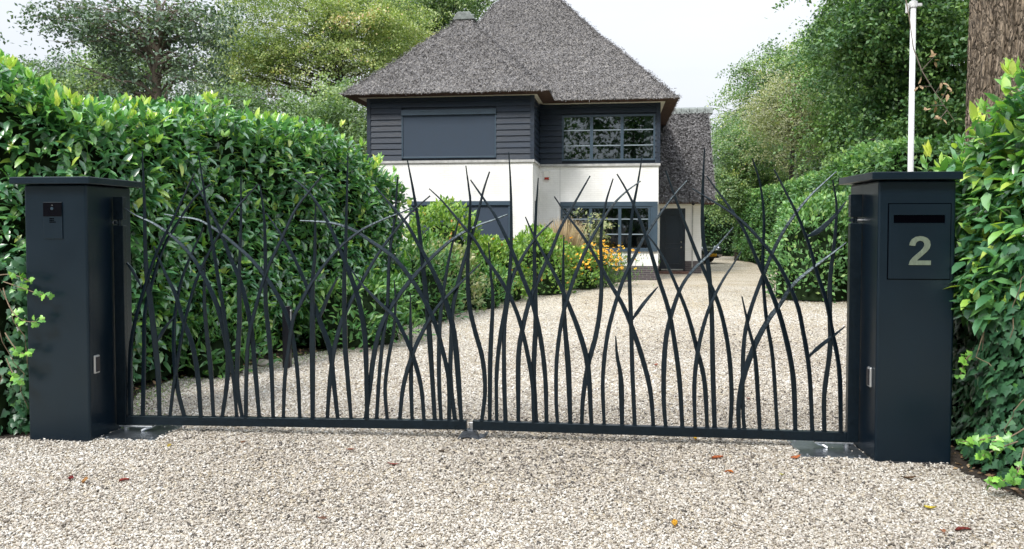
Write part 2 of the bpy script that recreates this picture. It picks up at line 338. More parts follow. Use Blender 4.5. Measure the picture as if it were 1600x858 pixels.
# ------------------------------------------------------------------ the setting
def sheet(name, pts, z, mat):
    mb = MB(); mb.poly([(p[0], p[1], z) for p in pts]); o = mb.build(name, mat)
    bm = bmesh.new(); bm.from_mesh(o.data); bmesh.ops.triangulate(bm, faces=bm.faces)
    for f in bm.faces:
        if f.normal.z < 0: f.normal_flip()
    bm.to_mesh(o.data); bm.free(); return tag(o, kind='structure')
sheet('ground', [(-600, -600), (600, -600), (600, 900), (-600, 900)], -.012, soil)
def g2(px, py): p = G(px, py); return (p.x, p.y)
DRIVE = [(-14, -6), (-14, 5.7), (-5.2, 5.85), (-3.75, 5.95), (-3.2, 6.45), g2(215, 617), g2(270, 594), g2(350, 578), g2(440, 563), g2(500, 551), g2(560, 533),
         g2(640, 506), g2(720, 481), g2(800, 464), g2(870, 453), g2(905, 448), g2(985, 440), (3.6, 25.5), (4.6, 32), (5.4, 46), (13, 46),
         g2(1180, 413), g2(1240, 425), g2(1290, 440), g2(1322, 470), (6.3, 13), (4.6, 9), (3.35, 6.2), (2.95, 5.5), g2(1500, 737), g2(1545, 757), g2(1600, 782), (3.3, 4.2), (4.2, 3.4), (14, 2.6), (14, -6)]
sheet('driveway', DRIVE, 0, gravelm)
def inpoly(X, Y, poly):
    c = np.zeros(len(X), bool); n = len(poly)
    for i in range(n):
        x0, y0 = poly[i]; x1, y1 = poly[(i + 1) % n]
        if y0 == y1: continue
        c ^= ((y0 > Y) != (y1 > Y)) & (X < (x1 - x0) * (Y - y0) / (y1 - y0) + x0)
    return c
def stones():
    Xs, Ys, Ss = [], [], []
    for (y0, y1, dens, s) in ((3.2, 5.2, 8200, .0112), (5.2, 7.5, 5600, .0120), (7.5, 11, 2600, .0140), (11, 15, 900, .0155), (15, 21, 260, .017)):
        wmax = y1 * .68 + .3; n = int(2 * wmax * (y1 - y0) * dens)
        X = rng.uniform(-wmax, wmax, n); Y = rng.uniform(y0, y1, n)
        k = (np.abs(X) < Y * .66 + .2) & inpoly(X, Y, DRIVE) & (rng.random(n) < 1.05 - .35 * (Y - y0) / (y1 - y0))
        X, Y = X[k], Y[k]; k = np.ones(len(X), bool)
        for cc, s0_, s1_ in (((-3.12, 5.87), .0, .44), ((2.453, 5.36), -.44, .0)):
            dx_, dy_ = X - cc[0], Y - cc[1]; ss_ = dx_ * .9957 - dy_ * .0924; tt_ = dx_ * .0924 + dy_ * .9957
            k &= ~((ss_ > s0_) & (ss_ < s1_) & (tt_ > .085) & (tt_ < .49) & (rng.random(len(X)) > .01))
        X, Y = X[k], Y[k]
        Xs.append(X); Ys.append(Y); Ss.append(np.full(len(X), s))
    X = np.concatenate(Xs); Y = np.concatenate(Ys); Sz = np.concatenate(Ss); n = len(X)
    T = np.array([(-1, -1, -1), (1, -1, -1), (1, 1, -1), (-1, 1, -1), (-1, -1, 1), (1, -1, 1), (1, 1, 1), (-1, 1, 1)], float) * .5
    Fc = np.array([(0, 3, 2, 1), (4, 5, 6, 7), (0, 1, 5, 4), (1, 2, 6, 5), (2, 3, 7, 6), (3, 0, 4, 7)])
    V = T[None] * rng.uniform(.45, 1.25, (n, 8, 1)) + rng.normal(size=(n, 8, 3)) * .07
    V = V * np.stack([rng.uniform(.8, 1.45, n), rng.uniform(.5, .95, n), rng.uniform(.35, .7, n)], 1)[:, None, :]
    V *= (Sz * rng.lognormal(0, .25, n))[:, None, None]
    A = nrm(np.stack([rng.normal(size=n), rng.normal(size=n), rng.normal(size=n) * .35], 1))
    B = nrm(np.cross(A, nrm(np.stack([rng.normal(size=n) * .4, rng.normal(size=n) * .4, np.ones(n)], 1)))); C = np.cross(A, B)
    V = V[:, :, 0:1] * A[:, None] + V[:, :, 1:2] * B[:, None] + V[:, :, 2:3] * C[:, None]
    P = np.stack([X, Y, rng.uniform(.001, .009, n)], 1); V = V + P[:, None]
    r = np.clip(rng.normal(.58, .24, n), 0, 1); dk = rng.random(n) < .09; r[dk] = rng.uniform(0, .2, n)[dk]
    r = r + .13 * np.clip((Y - 7.5) / 6, 0, 1)
    r = np.clip(r + .16 * lump(P, 1.2) + .06 * lump(P, 4), 0, 1)
    return npmesh('gravel', V.reshape(-1, 3), [(Fc[None] + (np.arange(n) * 8)[:, None, None]).reshape(-1, 4)], np.repeat(r, 8), stonem)
tag(stones(), 'pale beige crushed stone gravel loose on the driveway', 'gravel', kind='stuff')

# ------------------------------------------------------------------ gate frame geometry
GY = R(5.3); E = Vector((math.cos(GY), -math.sin(GY), 0)); N = Vector((math.sin(GY), math.cos(GY), 0))
PL = Vector((-3.12, 5.87, 0)); PR = Vector((2.453, 5.36, 0))    # inner front corners of the pillars
PW, PD, GD = .467, .58, .33
Gp0 = PL + N * GD
def gate_local(px, py):
    h = plane_hit(px, py, Gp0, N) - Gp0
    return h.dot(E), h.z

def pillar(left):
    c = PL if left else PR
    lab = ('dark navy steel gate pillar with an intercom at the left end of the gate' if left
           else 'dark navy steel gate pillar with letter slot and house number at the right end of the gate')
    t = thing('gate_pillar', lab, 'gate pillar', c, -GY)
    x0, x1 = (-PW - .018, 0) if left else (0, PW + .030)
    MB().box((x0, 0, -.02), (x1, PD, 1.905)).build('body', steel, t, bevel=.017, seg=6, smooth=False)
    o = .065
    MB().box((x0 - o, -o, 1.9065), (x1 + (o if left else .012), PD + o, 1.957)).build('cap', steel, t, bevel=.004)
    def lp(px, py):
        h = plane_hit(px, py, c, N) - c; return h.dot(E), h.z
    if left:
        (a, zt), (b, zm) = lp(68, 316), lp(98, 338); _, zb = lp(98, 373)
        p = MB().box((a, -.007, zb), (b, .004, zt)).build('intercom', steel, t, bevel=.0015)
        MB().box((a + .002, -.0105, zm), (b - .002, -.005, zt - .002)).build('camera_panel', simple('panel_black', (.001, .001, .003), .25, spec=.15), p, bevel=.001)
        cx, cz = lp(83, 326)
        MB().tube([(cx, -.0105, cz), (cx, -.0155, cz)], .011, 20).tube([(cx, -.0155, cz), (cx, -.017, cz)], .006, 16).build('camera_lens', simple('lens', (.03, .05, .07), .1), p)
        MB().box((cx - .005, -.0112, cz + .024), (cx + .005, -.0095, cz + .0265)).build('indicator', zinc, p)
        k = MB()
        for i, nn in enumerate((3, 3, 4)):
            for j in range(nn):
                xx = cx - .024 + j * .0125; zz = zm - .017 - i * .013
                k.box((xx, -.009, zz - .004), (xx + .009, -.006, zz + .004))
        k.build('keypad', voidm, p)
    else:
        (a, zt), (b, zb) = lp(1389, 319), lp(1483, 436)
        p = MB()
        sa, sz1 = lp(1396, 336); sb, sz0 = lp(1476, 348.5)
        # panel pieces around a shallow slot opening
        for q in (((a, zb), (b, sz0)), ((a, sz1), (b, zt)), ((a, sz0), (sa, sz1)), ((sb, sz0), (b, sz1))):
            p.box((q[0][0], -.006, q[0][1]), (q[1][0], .002, q[1][1]))
        p = p.build('letterbox_panel', steel, t)
        g = .0055; fr = MB()
        fr.box((a - g, -.003, zb - g), (a - .0005, .001, zt + g)).box((b + .0005, -.003, zb - g), (b + g, .001, zt + g))
        fr.box((a, -.003, zb - g), (b, .001, zb - .0005)).box((a, -.003, zt + .0005), (b, .001, zt + g)).build('gap_shade', voidm, p)  # pure black strips painted in as the shade of the gap
        MB().box((sa, -.0015, sz0), (sb, .001, sz1)).build('slot_shade', voidm, p)  # black plate standing in for the darkness inside the slot
        MB().box((sa - .003, -.009, sz0 - .004), (sb + .003, -.0062, sz0 - .001)).build('slot_flap', steel, p)
        OUT = [(0, 0), (.73, 0), (.73, .155), (.27, .155), (.33, .22), (.45, .33), (.60, .47), (.68, .58), (.71, .70), (.69, .83), (.61, .93), (.49, .985), (.36, 1.0), (.22, .975), (.09, .89), (.025, .77), (.01, .68), (.20, .66),
               (.225, .75), (.28, .82), (.365, .845), (.46, .815), (.505, .74), (.50, .65), (.44, .55), (.30, .41), (.12, .25), (.035, .13)]
        (nx, nz), (_, nt) = lp(1419, 414), lp(1419, 369)
        h = nt - nz
        MB().prism([(nx + u * h, nz + v * h) for u, v in OUT], 1, -.012, -.006).build('house_number', numberm, t, bevel=0)
    # light barrier sensor on the inner face
    px = 149 if left else 1361
    xf = 0 if left else 0
    s = 1 if left else -1
    n2 = plane_hit(px, 569 if left else 589, c, E) - c
    dc = n2.dot(N); zc = n2.z
    q = MB().box((xf, dc - .03, zc - .068), (xf + s * .018, dc + .03, zc + .068)).build('light_barrier_sensor', alu, t, bevel=.006)
    MB().box((xf + s * .0175, dc - .020, zc - .055), (xf + s * .024, dc + .022, zc + .055)).build('sensor_lens', blackp, q, bevel=.002)
    # weld bead at the foot
    wb = MB()
    wb.tube([(x0 + .02, -.004, .006), (x1 - .02, -.004, .004)], .007, 6); wb.build('foot_weld', rubber, t)
pillar(True); pillar(False)

# ------------------------------------------------------------------ gate leaves
BL_LEFT = [
 [(204,650),(203,604),(204,550),(211,505),(228,446),(246,395),(275,335),(304,271)],
 [(222,650),(224,560),(226,490),(238,440),(256,385),(283,338),(305,307),(329,287)],
 [(249,650),(247,585),(242,531),(236,476),(230,432),(227,390),(225,311),(222,236)],
 [(266,651),(271,610),(277,573),(285,522),(294,483),(307,438),(332,384),(359,341),(377,317),(404,288)],
 [(288,651),(278,610),(272,561),(271,516),(274,482),(283,438),(297,402),(318,356)],
 [(315,651),(310,591),(301,540),(286,498),(275,460),(259,426),(241,384)],
 [(333,651),(328,576),(322,516),(319,470),(319,420),(319,400)],
 [(347,651),(354,601),(356,555),(348,510),(340,479),(322,438),(301,402),(271,371),(241,350),(213,337),(195,326)],
 [(370,652),(365,591),(357,537),(350,485),(341,432),(333,384),(325,341),(318,293),(310,238)],
 [(378,652),(371,607),(371,561),(374,500),(373,440),(374,402),(376,341),(376,276)],
 [(385,652),(386,585),(389,531),(399,484),(416,426),(438,378),(462,328),(481,303),(505,273)],
 [(405,652),(398,576),(392,516),(384,475),(374,438),(359,402),(344,362),(325,323),(301,281)],
 [(427,653),(424,576),(419,516),(415,470),(415,402),(413,341),(406,288)],
 [(443,653),(445,591),(451,546),(458,500),(469,476),(490,438),(525,393),(560,363),(592,346),(625,333),(645,324)],
 [(468,654),(465,591),(459,537),(450,500),(439,473),(419,438),(392,405),(365,381),(341,362),(310,344),(280,339),(256,335)],
 [(489,654),(489,561),(489,440),(492,402),(493,341),(494,315)],
 [(511,656),(515,598),(522,546),(533,504),(547,473),(566,438),(587,402),(611,368),(642,332),(672,306)],
 [(528,656),(521,592),(515,546),(499,500),(484,460),(462,408),(440,368),(416,333)],
 [(549,656),(543,585),(539,531),(538,440),(540,402),(542,326),(544,238)],
 [(571,657),(577,610),(583,561),(593,516),(611,479),(645,434),(678,399),(711,371),(745,353),(770,344),(793,335)],
 [(574,657),(573,600),(571,531),(563,478),(551,438),(533,393),(514,350),(493,314),(474,292),(456,278)],
 [(588,657),(592,592),(598,531),(605,479),(608,402),(616,341),(621,276)],
 [(605,657),(602,607),(607,561),(615,516),(618,470),(616,438)],
 [(625,658),(630,607),(642,561),(660,519),(684,479),(718,444),(751,412)],
 [(644,658),(642,600),(642,546),(641,458)],
 [(663,658),(658,604),(645,555),(630,519),(617,495),(599,478),(566,444),(545,415)],
 [(679,658),(674,576),(669,500),(660,408),(654,353),(646,302),(636,250)],
 [(689,658),(686,592),(687,516),(692,462),(702,402),(712,362),(717,341)],
 [(702,658),(701,592),(690,540),(678,500),(660,463),(642,435),(615,402),(581,378),(551,359),(521,349),(493,346),(469,345)],
 [(711,658),(704,592),(705,531),(707,485),(718,432),(733,381),(745,341),(755,299),(765,268)],
 [(721,658),(714,561),(708,513),(699,479),(690,453),(672,414),(657,387),(636,350),(611,320),(586,291)],
 [(245,533),(256,514),(274,493)],
 [(499,497),(512,465),(528,432)],
 [(198,411),(208,423),(221,449)],
]
BL_RIGHT = [
 [(753,662),(758,610),(754,561),(742,516),(734,479),(731,432),(733,371),(735,317),(733,296),(728,259)],
 [(765,662),(766,560),(770,470),(767,432),(763,379)],
 [(776,662),(776,585),(782,525),(790,480),(796,432),(799,371),(798,296),(795,238)],
 [(790,662),(788,592),(788,516),(792,479),(798,441),(813,408),(828,384),(843,365),(864,345)],
 [(810,662),(810,561),(816,516),(828,468),(843,432),(861,393),(876,356),(898,317),(922,275)],
 [(834,663),(831,592),(816,516),(800,470),(779,432),(758,402),(742,375),(718,346),(693,316),(671,295)],
 [(838,663),(834,592),(835,546),(837,500),(835,402),(837,341),(841,278)],
 [(854,663),(852,592),(845,531),(833,477),(816,432),(798,387),(776,341),(758,314),(735,281)],
 [(871,664),(869,622),(870,561),(877,505),(885,472),(898,432),(913,396),(934,356),(958,320),(979,299),(1001,283)],
 [(891,664),(888,576),(882,500),(880,432),(881,367)],
 [(924,665),(919,576),(907,525),(889,477),(873,441),(852,402),(834,368),(821,339)],
 [(909,665),(911,622),(919,570),(931,525),(938,479),(940,432),(939,371),(946,320),(958,279)],
 [(944,666),(942,592),(949,525),(962,473),(976,432),(992,399),(1007,371),(1031,335),(1055,303),(1074,282)],
 [(972,667),(970,592),(964,555),(962,525)],
 [(992,668),(988,576),(986,500),(983,402),(988,335),(996,290),(1004,241)],
 [(988,499),(1005,475),(1028,448)],
 [(1021,669),(1016,610),(1004,561),(988,513),(972,475),(952,441),(934,408),(910,368),(885,335),(866,307)],
 [(1040,670),(1037,622),(1038,561),(1043,516),(1055,473),(1067,444),(1085,420),(1107,399),(1128,376),(1146,355)],
 [(1066,671),(1061,587),(1050,510),(1042,475),(1028,432),(1013,381),(1002,350),(990,320),(977,294),(964,272)],
 [(1105,672),(1101,597),(1089,545),(1074,490),(1057,447),(1042,414),(1025,384),(1007,362)],
 [(1086,672),(1085,597),(1092,538),(1105,489),(1118,459),(1131,435),(1145,414),(1158,393)],
 [(1117,672),(1114,580),(1112,485),(1107,417),(1099,371),(1098,311),(1101,232)],
 [(1141,673),(1143,615),(1138,545),(1125,483),(1107,438),(1091,402),(1073,356),(1058,317),(1040,267)],
 [(1154,673),(1154,632),(1162,587),(1180,538),(1201,499),(1220,474),(1237,447),(1264,423),(1292,402),(1322,379)],
 [(1163,673),(1161,636),(1162,545),(1172,488),(1198,417),(1219,371),(1240,338),(1267,305),(1307,268)],
 [(1187,674),(1180,562),(1169,510),(1159,463)],
 [(1215,675),(1208,562),(1197,492),(1192,417),(1194,341),(1188,287),(1176,247)],
 [(1243,676),(1239,587),(1225,517),(1210,469),(1185,411),(1161,356),(1137,320),(1120,297),(1104,275)],
 [(1269,677),(1264,580),(1253,510),(1245,475),(1228,435),(1207,399),(1176,362),(1146,335),(1113,314),(1081,295)],
 [(1288,677),(1288,615),(1297,545),(1297,480),(1298,432),(1305,371),(1307,320),(1301,281)],
 [(1313,678),(1311,580),(1300,517),(1291,472),(1276,426),(1264,384),(1246,338),(1228,302),(1209,265)],
 [(1260,371),(1282,359),(1304,338),(1323,314)],
 [(1264,557),(1285,538),(1321,510)],
]
def catmull(P, per=5):
    P = [Vector(p) for p in P]; P = [2 * P[0] - P[1]] + P + [2 * P[-1] - P[-2]]; out = []
    for i in range(1, len(P) - 2):
        for k in range(per):
            t = k / per; a, b, c, d = P[i - 1], P[i], P[i + 1], P[i + 2]
            out.append(.5 * ((2 * b) + (c - a) * t + (2 * a - 5 * b + 4 * c - d) * t * t + (3 * b - a - 3 * c + d) * t ** 3))
    out.append(P[-2]); return out
def gate_leaf(left):
    s_l, _ = gate_local(185, 660); s_m1, _ = gate_local(728.5, 665); s_m2, _ = gate_local(740, 668); s_r, _ = gate_local(1340, 690)
    s0 = s_l if left else s_r
    base = Gp0 + E * s0
    t = thing('gate_leaf', 'left leaf of the dark steel driveway gate made of curved grass-blade bars' if left else 'right leaf of the dark steel driveway gate made of curved grass-blade bars',
              'gate', base, -GY)
    a, b = (0, s_m1 - s0) if left else (s_m2 - s0, 0)
    sg = 1 if left else -1
    hw = .08
    xh, xi = (hw, b) if left else (-hw, a)
    MB().prism([(xh, .056), (xi, .078), (xi, .147), (xh, .123)], 1, -.022, .022).build('bottom_rail', gatesteel, t, bevel=.003)
    def rtop(x): return .123 + .024 * min(1, max(0, (x - xh) / (xi - xh)))
    x = sorted((0, sg * hw)); _, zt = gate_local(190, 308) if left else gate_local(1330, 304); _, zh = gate_local(190, 348) if left else gate_local(1330, 344)
    st = MB().box((x[0], -.026, .055), (x[1], .026, zh - .022)).build('hinge_post', gatesteel, t, bevel=.003)
    MB().box((x[0], -.026, zh + .022), (x[1], .026, zt)).build('post_top', gatesteel, st, bevel=.003)
    cx = sg * .038
    h = MB().tube([(cx, 0, zh - .03), (cx, 0, zh + .03)], .016, 14).tube([(cx - .022, -.0, zh - .012), (cx - .022, 0, zh + .012)], .022, 14)
    h = h.build('hinge', gatesteel, t, smooth=False)
    MB().tube([(cx, 0, zh), (cx - sg * .05, 0, zh)], .014, 12).tube([(cx - sg * .055, 0, zh), (cx - sg * .07, 0, zh)], .02, 6).tube([(cx - sg * .07, 0, zh), (cx - sg * .1, 0, zh)], .0125, 12).build('hinge_bolt', zinc, h)
    # end plate
    xe = b if left else a
    MB().box((xe - .004, -.023, .077), (xe + .004, .023, .1485)).build('rail_end_cap', gatesteel, t, bevel=.001)
    rr = random.Random(5 if left else 9)
    for i, bl in enumerate(BL_LEFT if left else BL_RIGHT):
        pts = []
        for px, py in bl:
            s, z = gate_local(px, py); pts.append((s - s0, z))
        short = bl[0][1] < 640
        if not short: pts[0] = (pts[0][0], rtop(pts[0][0]) - .002)
        P = catmull(pts, 6); n = len(P)
        Ls = [0]
        for k in range(1, n): Ls.append(Ls[-1] + (P[k] - P[k - 1]).length)
        wb = rr.uniform(.025, .032) * (1.0 if not short else .85); bulge = rr.uniform(1.1, 1.45)
        off = [-.007, .007, 0, -.004, .004][i % 5]; th = .0055
        v, f = [], []; tw_ = R(27) * max(-1, min(1, (P[-1].x - P[0].x) * 6)) * (1 if not short else .6)
        for k in range(n):
            u = Ls[k] / Ls[-1]
            wd = wb * (1 + (bulge - 1) * math.sin(min(1, u * 1.6) * math.pi))
            if u > .55: wd *= max(.26, 1 - ((u - .55) / .45) ** 1.8 * .76)
            if short and u < .12: wd *= .75
            wd *= 1 + .05 * math.sin(Ls[k] * 90 + i)
            T_ = (P[min(k + 1, n - 1)] - P[max(k - 1, 0)]).normalized(); q = Vector((-T_.y, T_.x)) * wd / 2; qn = Vector((-T_.y, T_.x)); ta = tw_ * math.sin(min(1, u * 2.2) * math.pi / 2); ct, st_ = math.cos(ta), math.sin(ta)
            yy = off + .004 * math.sin(u * 7 + i)
            for (sx, ty) in ((1, -.6), (.75, -1), (-.75, -1), (-1, -.6), (-1, .6), (-.75, 1), (.75, 1), (1, .6)):
                c = P[k] + q * sx * ct - qn * ty * th * st_; v.append((c.x, yy + sx * wd / 2 * st_ + ty * th * ct, c.y))
        for k in range(n - 1):
            for j in range(8):
                f.append((k * 8 + j, k * 8 + (j + 1) % 8, k * 8 + 8 + (j + 1) % 8, k * 8 + 8 + j))
        f.append(tuple(range(8))[::-1]); f.append(tuple((n - 1) * 8 + j for j in range(8)))
        mb = MB(); mb.v = v; mb.f = f; mb.m = [0] * len(f)
        if not short:     # little weld collar on the rail
            c = pts[0][0]; mb.tube([(c, off, rtop(c) - .001), (c, off, rtop(c) + .005)], wb * .72, 8)
        mb.build('grass_blade', gatesteel, t)
    return t
gate_leaf(True); gate_leaf(False)

# ------------------------------------------------------------------ ground drive plates and stop
for left in (True, False):
    c = PL if left else PR; sg = 1 if left else -1
    t = thing('gate_drive_plate', 'dark steel gate motor plate in the gravel at the foot of the %s pillar' % ('intercom' if left else 'house number'), 'gate motor', c + E * sg * .01, -GY, 'motor plates under the gate')
    MB().box((min(0, sg * .45), .07, -.01), (max(0, sg * .45), .50, .011)).build('cover_plate', platem, t, bevel=.003)
    for bx, by in ((.05, .11), (.40, .11), (.40, .46), (.05, .46)):
        MB().tube([(sg * bx, by, .0105), (sg * bx, by, .0165)], .009, 6).build('bolt', zinc, t)
    MB().box((min(sg * .03, sg * .30), GD - .03, .040), (max(sg * .03, sg * .30), GD + .03, .052)).build('drive_arm', zinc, t, bevel=.003)
    MB().tube([(sg * .07, GD, .011), (sg * .07, GD, .040)], .022, 14).build('pivot', zinc, t)
    MB().tube([(sg * .21, GD - .03, .012), (sg * .24, GD - .01, .028), (sg * .28, GD, .04)], .012, 8).build('stop_lug', zinc, t)
sp = G(734, 686); t = thing('gate_stop', 'small black cast gate stop on the gravel where the two leaves meet', 'gate stop', (sp.x, sp.y, 0), -GY); t.scale = (1.35, 1.2, .98)
mb = MB()
mb.prism([(-.070, 0), (-.045, 0), (-.03, .014), (.005, .014), (.02, 0), (.055, 0), (.045, .03), (.033, .062), (.02, .072), (-.025, .072), (-.036, .06), (-.055, .03)], 1, -.02, .045)
stopm = simple('cast_iron', (.05, .06, .075), .4, nscale=30, namt=.4, bump=.3)
mb.build('body', stopm, t, bevel=.005)
mb = MB(); mb.prism([(.045, 0), (.075, 0), (.1, .035), (.09, .045), (.07, .022), (.05, .03)], 1, .0, .06); mb.build('foot', stopm, t, bevel=.003)
MB().box((-.004, .012, .07), (.020, .03, .124)).build('catch_post', zinc, t, bevel=.002)

# ------------------------------------------------------------------ house
HA = R(7.5); HO = G(1028, 438); HO.z = 0
U_ = Vector((math.cos(HA), -math.sin(HA), 0)); V_ = Vector((math.sin(HA), math.cos(HA), 0))
def hp(px, py, v):
    h = plane_hit(px, py, HO + V_ * v, V_) - HO
    return h.dot(U_), h.z
house = thing('thatched_house', 'white brick and navy timber house under big grey thatched hip roofs behind the gate', 'house', HO, -HA)
WV = -1.8                                    # front of the wing
wl = hp(576, 200, WV)[0]; wr = hp(832.5, 200, WV)[0]
cz = hp(1000, 255.5, 0)[1]                      # top of the coping
ez = 5.25
print('house', HO, wl, wr, cz)
def holes_wall(mb, a0, a1, z0, z1, holes, v0, v1, axis='u', mi=0):
    xs = sorted({a0, a1, *[h[0] for h in holes], *[h[2] for h in holes]}); zs = sorted({z0, z1, *[h[1] for h in holes], *[h[3] for h in holes]})
    xs = [x for x in xs if a0 <= x <= a1]; zs = [z for z in zs if z0 <= z <= z1]
    for i in range(len(xs) - 1):
        for j in range(len(zs) - 1):
            cx, cz_ = (xs[i] + xs[i + 1]) / 2, (zs[j] + zs[j + 1]) / 2
            if any(h[0] < cx < h[2] and h[1] < cz_ < h[3] for h in holes): continue
            if axis == 'u': mb.box((xs[i], v0, zs[j]), (xs[i + 1], v1, zs[j + 1]), mi)
            else: mb.box((v0, xs[i], zs[j]), (v1, xs[i + 1], zs[j + 1]), mi)
# window openings
uw = (*hp(878, 252, 0), *hp(1024, 178, 0)); uw = (uw[0], uw[1], uw[2], uw[3])
lw = (*hp(876, 390, 0), *hp(1026, 315, 0))
us = (*hp(628, 248, WV), *hp(775.5, 170, WV))
ls = (*hp(640, 375, WV), *hp(797, 314, WV))
zc = cz - .07
mb = MB()
holes_wall(mb, wr, -.0, .42, zc, [lw], 0, .28)
holes_wall(mb, wl, wr, .42, zc, [(ls[0], ls[1], ls[2], ls[3])], WV, WV + .28)
mb.box((wr - .28, WV + .28, .42), (wr, 0, zc)); mb.box((wl, WV + .28, .42), (wl + .28, 8.9, zc))
mb.box((-.28, .28, .42), (0, 9, zc)); mb.box((wl, 8.9, .42), (0, 9.15, zc))
mb.build('brick_wall', whitebrick, house)
mb = MB()
mb.box((wr + .005, -.006, -.05), (.006, .28, .42)); mb.box((wl - .006, WV - .006, -.05), (wr + .006, WV + .28, .42)); mb.box((wr - .28, WV + .28, -.05), (wr + .006, -.006, .42))
mb.box((-.28, .28, -.05), (.006, 9, .42)); mb.box((wl - .006, WV + .28, -.05), (wl + .28, 9, .42))
mb.build('brick_plinth', darkbrick, house)
mb = MB()
mb.box((wr - .25, -.05, zc), (.05, .27, cz)); mb.box((wl - .05, WV - .05, zc), (wr + .05, WV + .25, cz)); mb.box((wr - .25, WV + .25, zc), (wr + .05, -.05, cz)); mb.box((-.2, .27, zc), (.05, 9, cz))
mb.build('coping', coping, house, bevel=.004)
# timber upper storey with lapped boards
TU = ez - .02
def boards(name, a0, a1, holes, v, axis, sgn):
    mb = MB(); z = cz + .002; H = .165; rr = random.Random(int(abs(a0) * 10))
    while z < TU:
        z1 = min(z + H, TU); segs = [(a0, a1)]
        for h in holes:
            if h[1] < z1 - .01 and h[3] > z + .01:
                ns = []
                for s in segs:
                    if h[0] > s[0]: ns.append((s[0], min(h[0], s[1])))
                    if h[2] < s[1]: ns.append((max(h[2], s[0]), s[1]))
                segs = ns
        j = rr.uniform(0, .003)
        for s in segs:
            if s[1] - s[0] < .01: continue
            pr = [(v - sgn * (.034 + j), z + .003), (v - sgn * (.034 + j), z + .012), (v - sgn * .008, z1 + .002), (v + sgn * .02, z1 + .002), (v + sgn * .02, z + .003)]
            mb.prism(pr, 0 if axis == 'u' else 1, s[0], s[1])
        z += H
    return mb.build(name, navy, house)
boards('timber_cladding', wr + .03, -.07, [uw], 0, 'u', 1)
boards('timber_cladding', wl + .07, wr - .07, [us], WV, 'u', 1)
mb = MB(); z = cz + .002
while z < TU:
    z1 = min(z + .165, TU); mb.prism([(wr + .034, z + .003), (wr + .034, z + .012), (wr + .008, z1 + .002), (wr - .02, z1 + .002), (wr - .02, z + .003)], 1, WV + .07, -.035); z += .165
mb.build('timber_cladding', navy, house)
mb = MB()
for (a, b, c_, d) in ((wl - .04, wl + .07, WV - .045, WV + .06), (wr - .07, wr + .045, WV - .045, WV + .07), (-.07, .045, -.045, .07)):
    MB().box((a, c_, cz + .002), (b, d, TU)).build('corner_board', navy, house, bevel=.004)
mb = MB()
holes_wall(mb, wr + .02, -.07, cz, TU, [uw], .03, .2); holes_wall(mb, wl, wr - .02, cz, TU, [us], WV + .03, WV + .2)
mb.box((wr - .2, WV + .2, cz), (wr - .03, 2, TU)); mb.box((wl, WV + .2, cz), (wl + .15, 9, TU)); mb.box((-.15, .07, cz), (-.0, 9, TU)); mb.box((wl, 8.9, cz), (0, 9, TU))
mb.build('upper_wall', navy, house)
mb = MB(); mb.box((wl + .3, WV + 3.2, .0), (-.3, WV + 3.3, TU)).box((wl + .2, WV + .3, 2.95), (wr - .3, WV + 3.2, 3.05)).box((wr - .3, .3, 2.95), (-.16, 3, 3.05)).box((wl + .2, WV + .3, 5.0), (wr - .25, 8, 5.05)).box((wr - .25, .3, 5.0), (-.16, 8, 5.05)).box((wl + .3, WV + .3, .05), (wr - .3, 3, .1)).box((wr - .3, .3, .05), (-.3, 3, .1))
mb.build('room_interior', darkroom, house)
def window(o, v, cols, rows, name, fw=.055, sash=True):
    x0, z0, x1, z1 = o; f = MB()
    f.box((x0, v - .03, z0), (x0 + fw, v + .07, z1)).box((x1 - fw, v - .03, z0), (x1, v + .07, z1)).box((x0 + fw, v - .03, z0), (x1 - fw, v + .07, z0 + fw)).box((x0 + fw, v - .03, z1 - fw), (x1 - fw, v + .07, z1))
    f = f.build(name, navyframe, house, bevel=.004)
    xs = cols
    for a in xs[1:-1]: MB().box((a - .045, v - .022, z0 + fw), (a + .045, v + .06, z1 - fw)).build('mullion', navyframe, f, bevel=.003)
    for i in range(len(xs) - 1):
        g = MB(); a = xs[i] + (.045 if i else 0) ; b = xs[i + 1] - (.045 if i < len(xs) - 2 else 0)
        if i == 0: a = x0 + fw
        if i == len(xs) - 2: b = x1 - fw
        for r in rows: MB().box((a, v - .008, r - .015), (b, v + .05, r + .015)).build('glazing_bar', simple('bar_grey', (.22, .27, .31), .4) if 'bar_grey' not in MATS else MATS['bar_grey'], f)
    p = MB(); p.box((x0 + fw * .5, v + .02, z0 + fw * .5), (x1 - fw * .5, v + .026, z1 - fw * .5)); p.build('glass_pane', glass, f)
    return f
f = window(uw, 0, [uw[0], hp(925, 0, 0)[0], hp(973, 0, 0)[0], uw[2]], [hp(900, 204, 0)[1], hp(900, 228, 0)[1]], 'window')
f['label'] = 'upper corner window of three casements with curtains behind'
def curtain(px0, px1, z0, z1, v, par):
    a, b = hp(px0, 0, v)[0], hp(px1, 0, v)[0]; n = 40; m = MB(); pts = []
    for i in range(n + 1):
        pts.append((a + (b - a) * i / n, v + .03 * math.sin(i * 1.1) + .012 * math.sin(i * 2.7)))
    for i in range(n):
        (x0, y0), (x1, y1) = pts[i], pts[i + 1]; m.poly([(x0, y0, z0), (x1, y1, z0), (x1, y1, z1), (x0, y0, z1)])
    m.build('curtain', curtainm, par)
curtain(882, 892, uw[1], uw[3], .18, f); curtain(1008, 1020, uw[1], uw[3], .18, f); curtain(966, 971, uw[1], uw[1] + .35, .25, f)
f = window((lw[0], lw[1], hp(1018, 0, 0)[0], lw[3] - .14), 0, [lw[0], hp(924, 0, 0)[0], hp(970, 0, 0)[0], hp(1017, 0, 0)[0]], [hp(900, 342.5, 0)[1], hp(900, 366, 0)[1]], 'window')
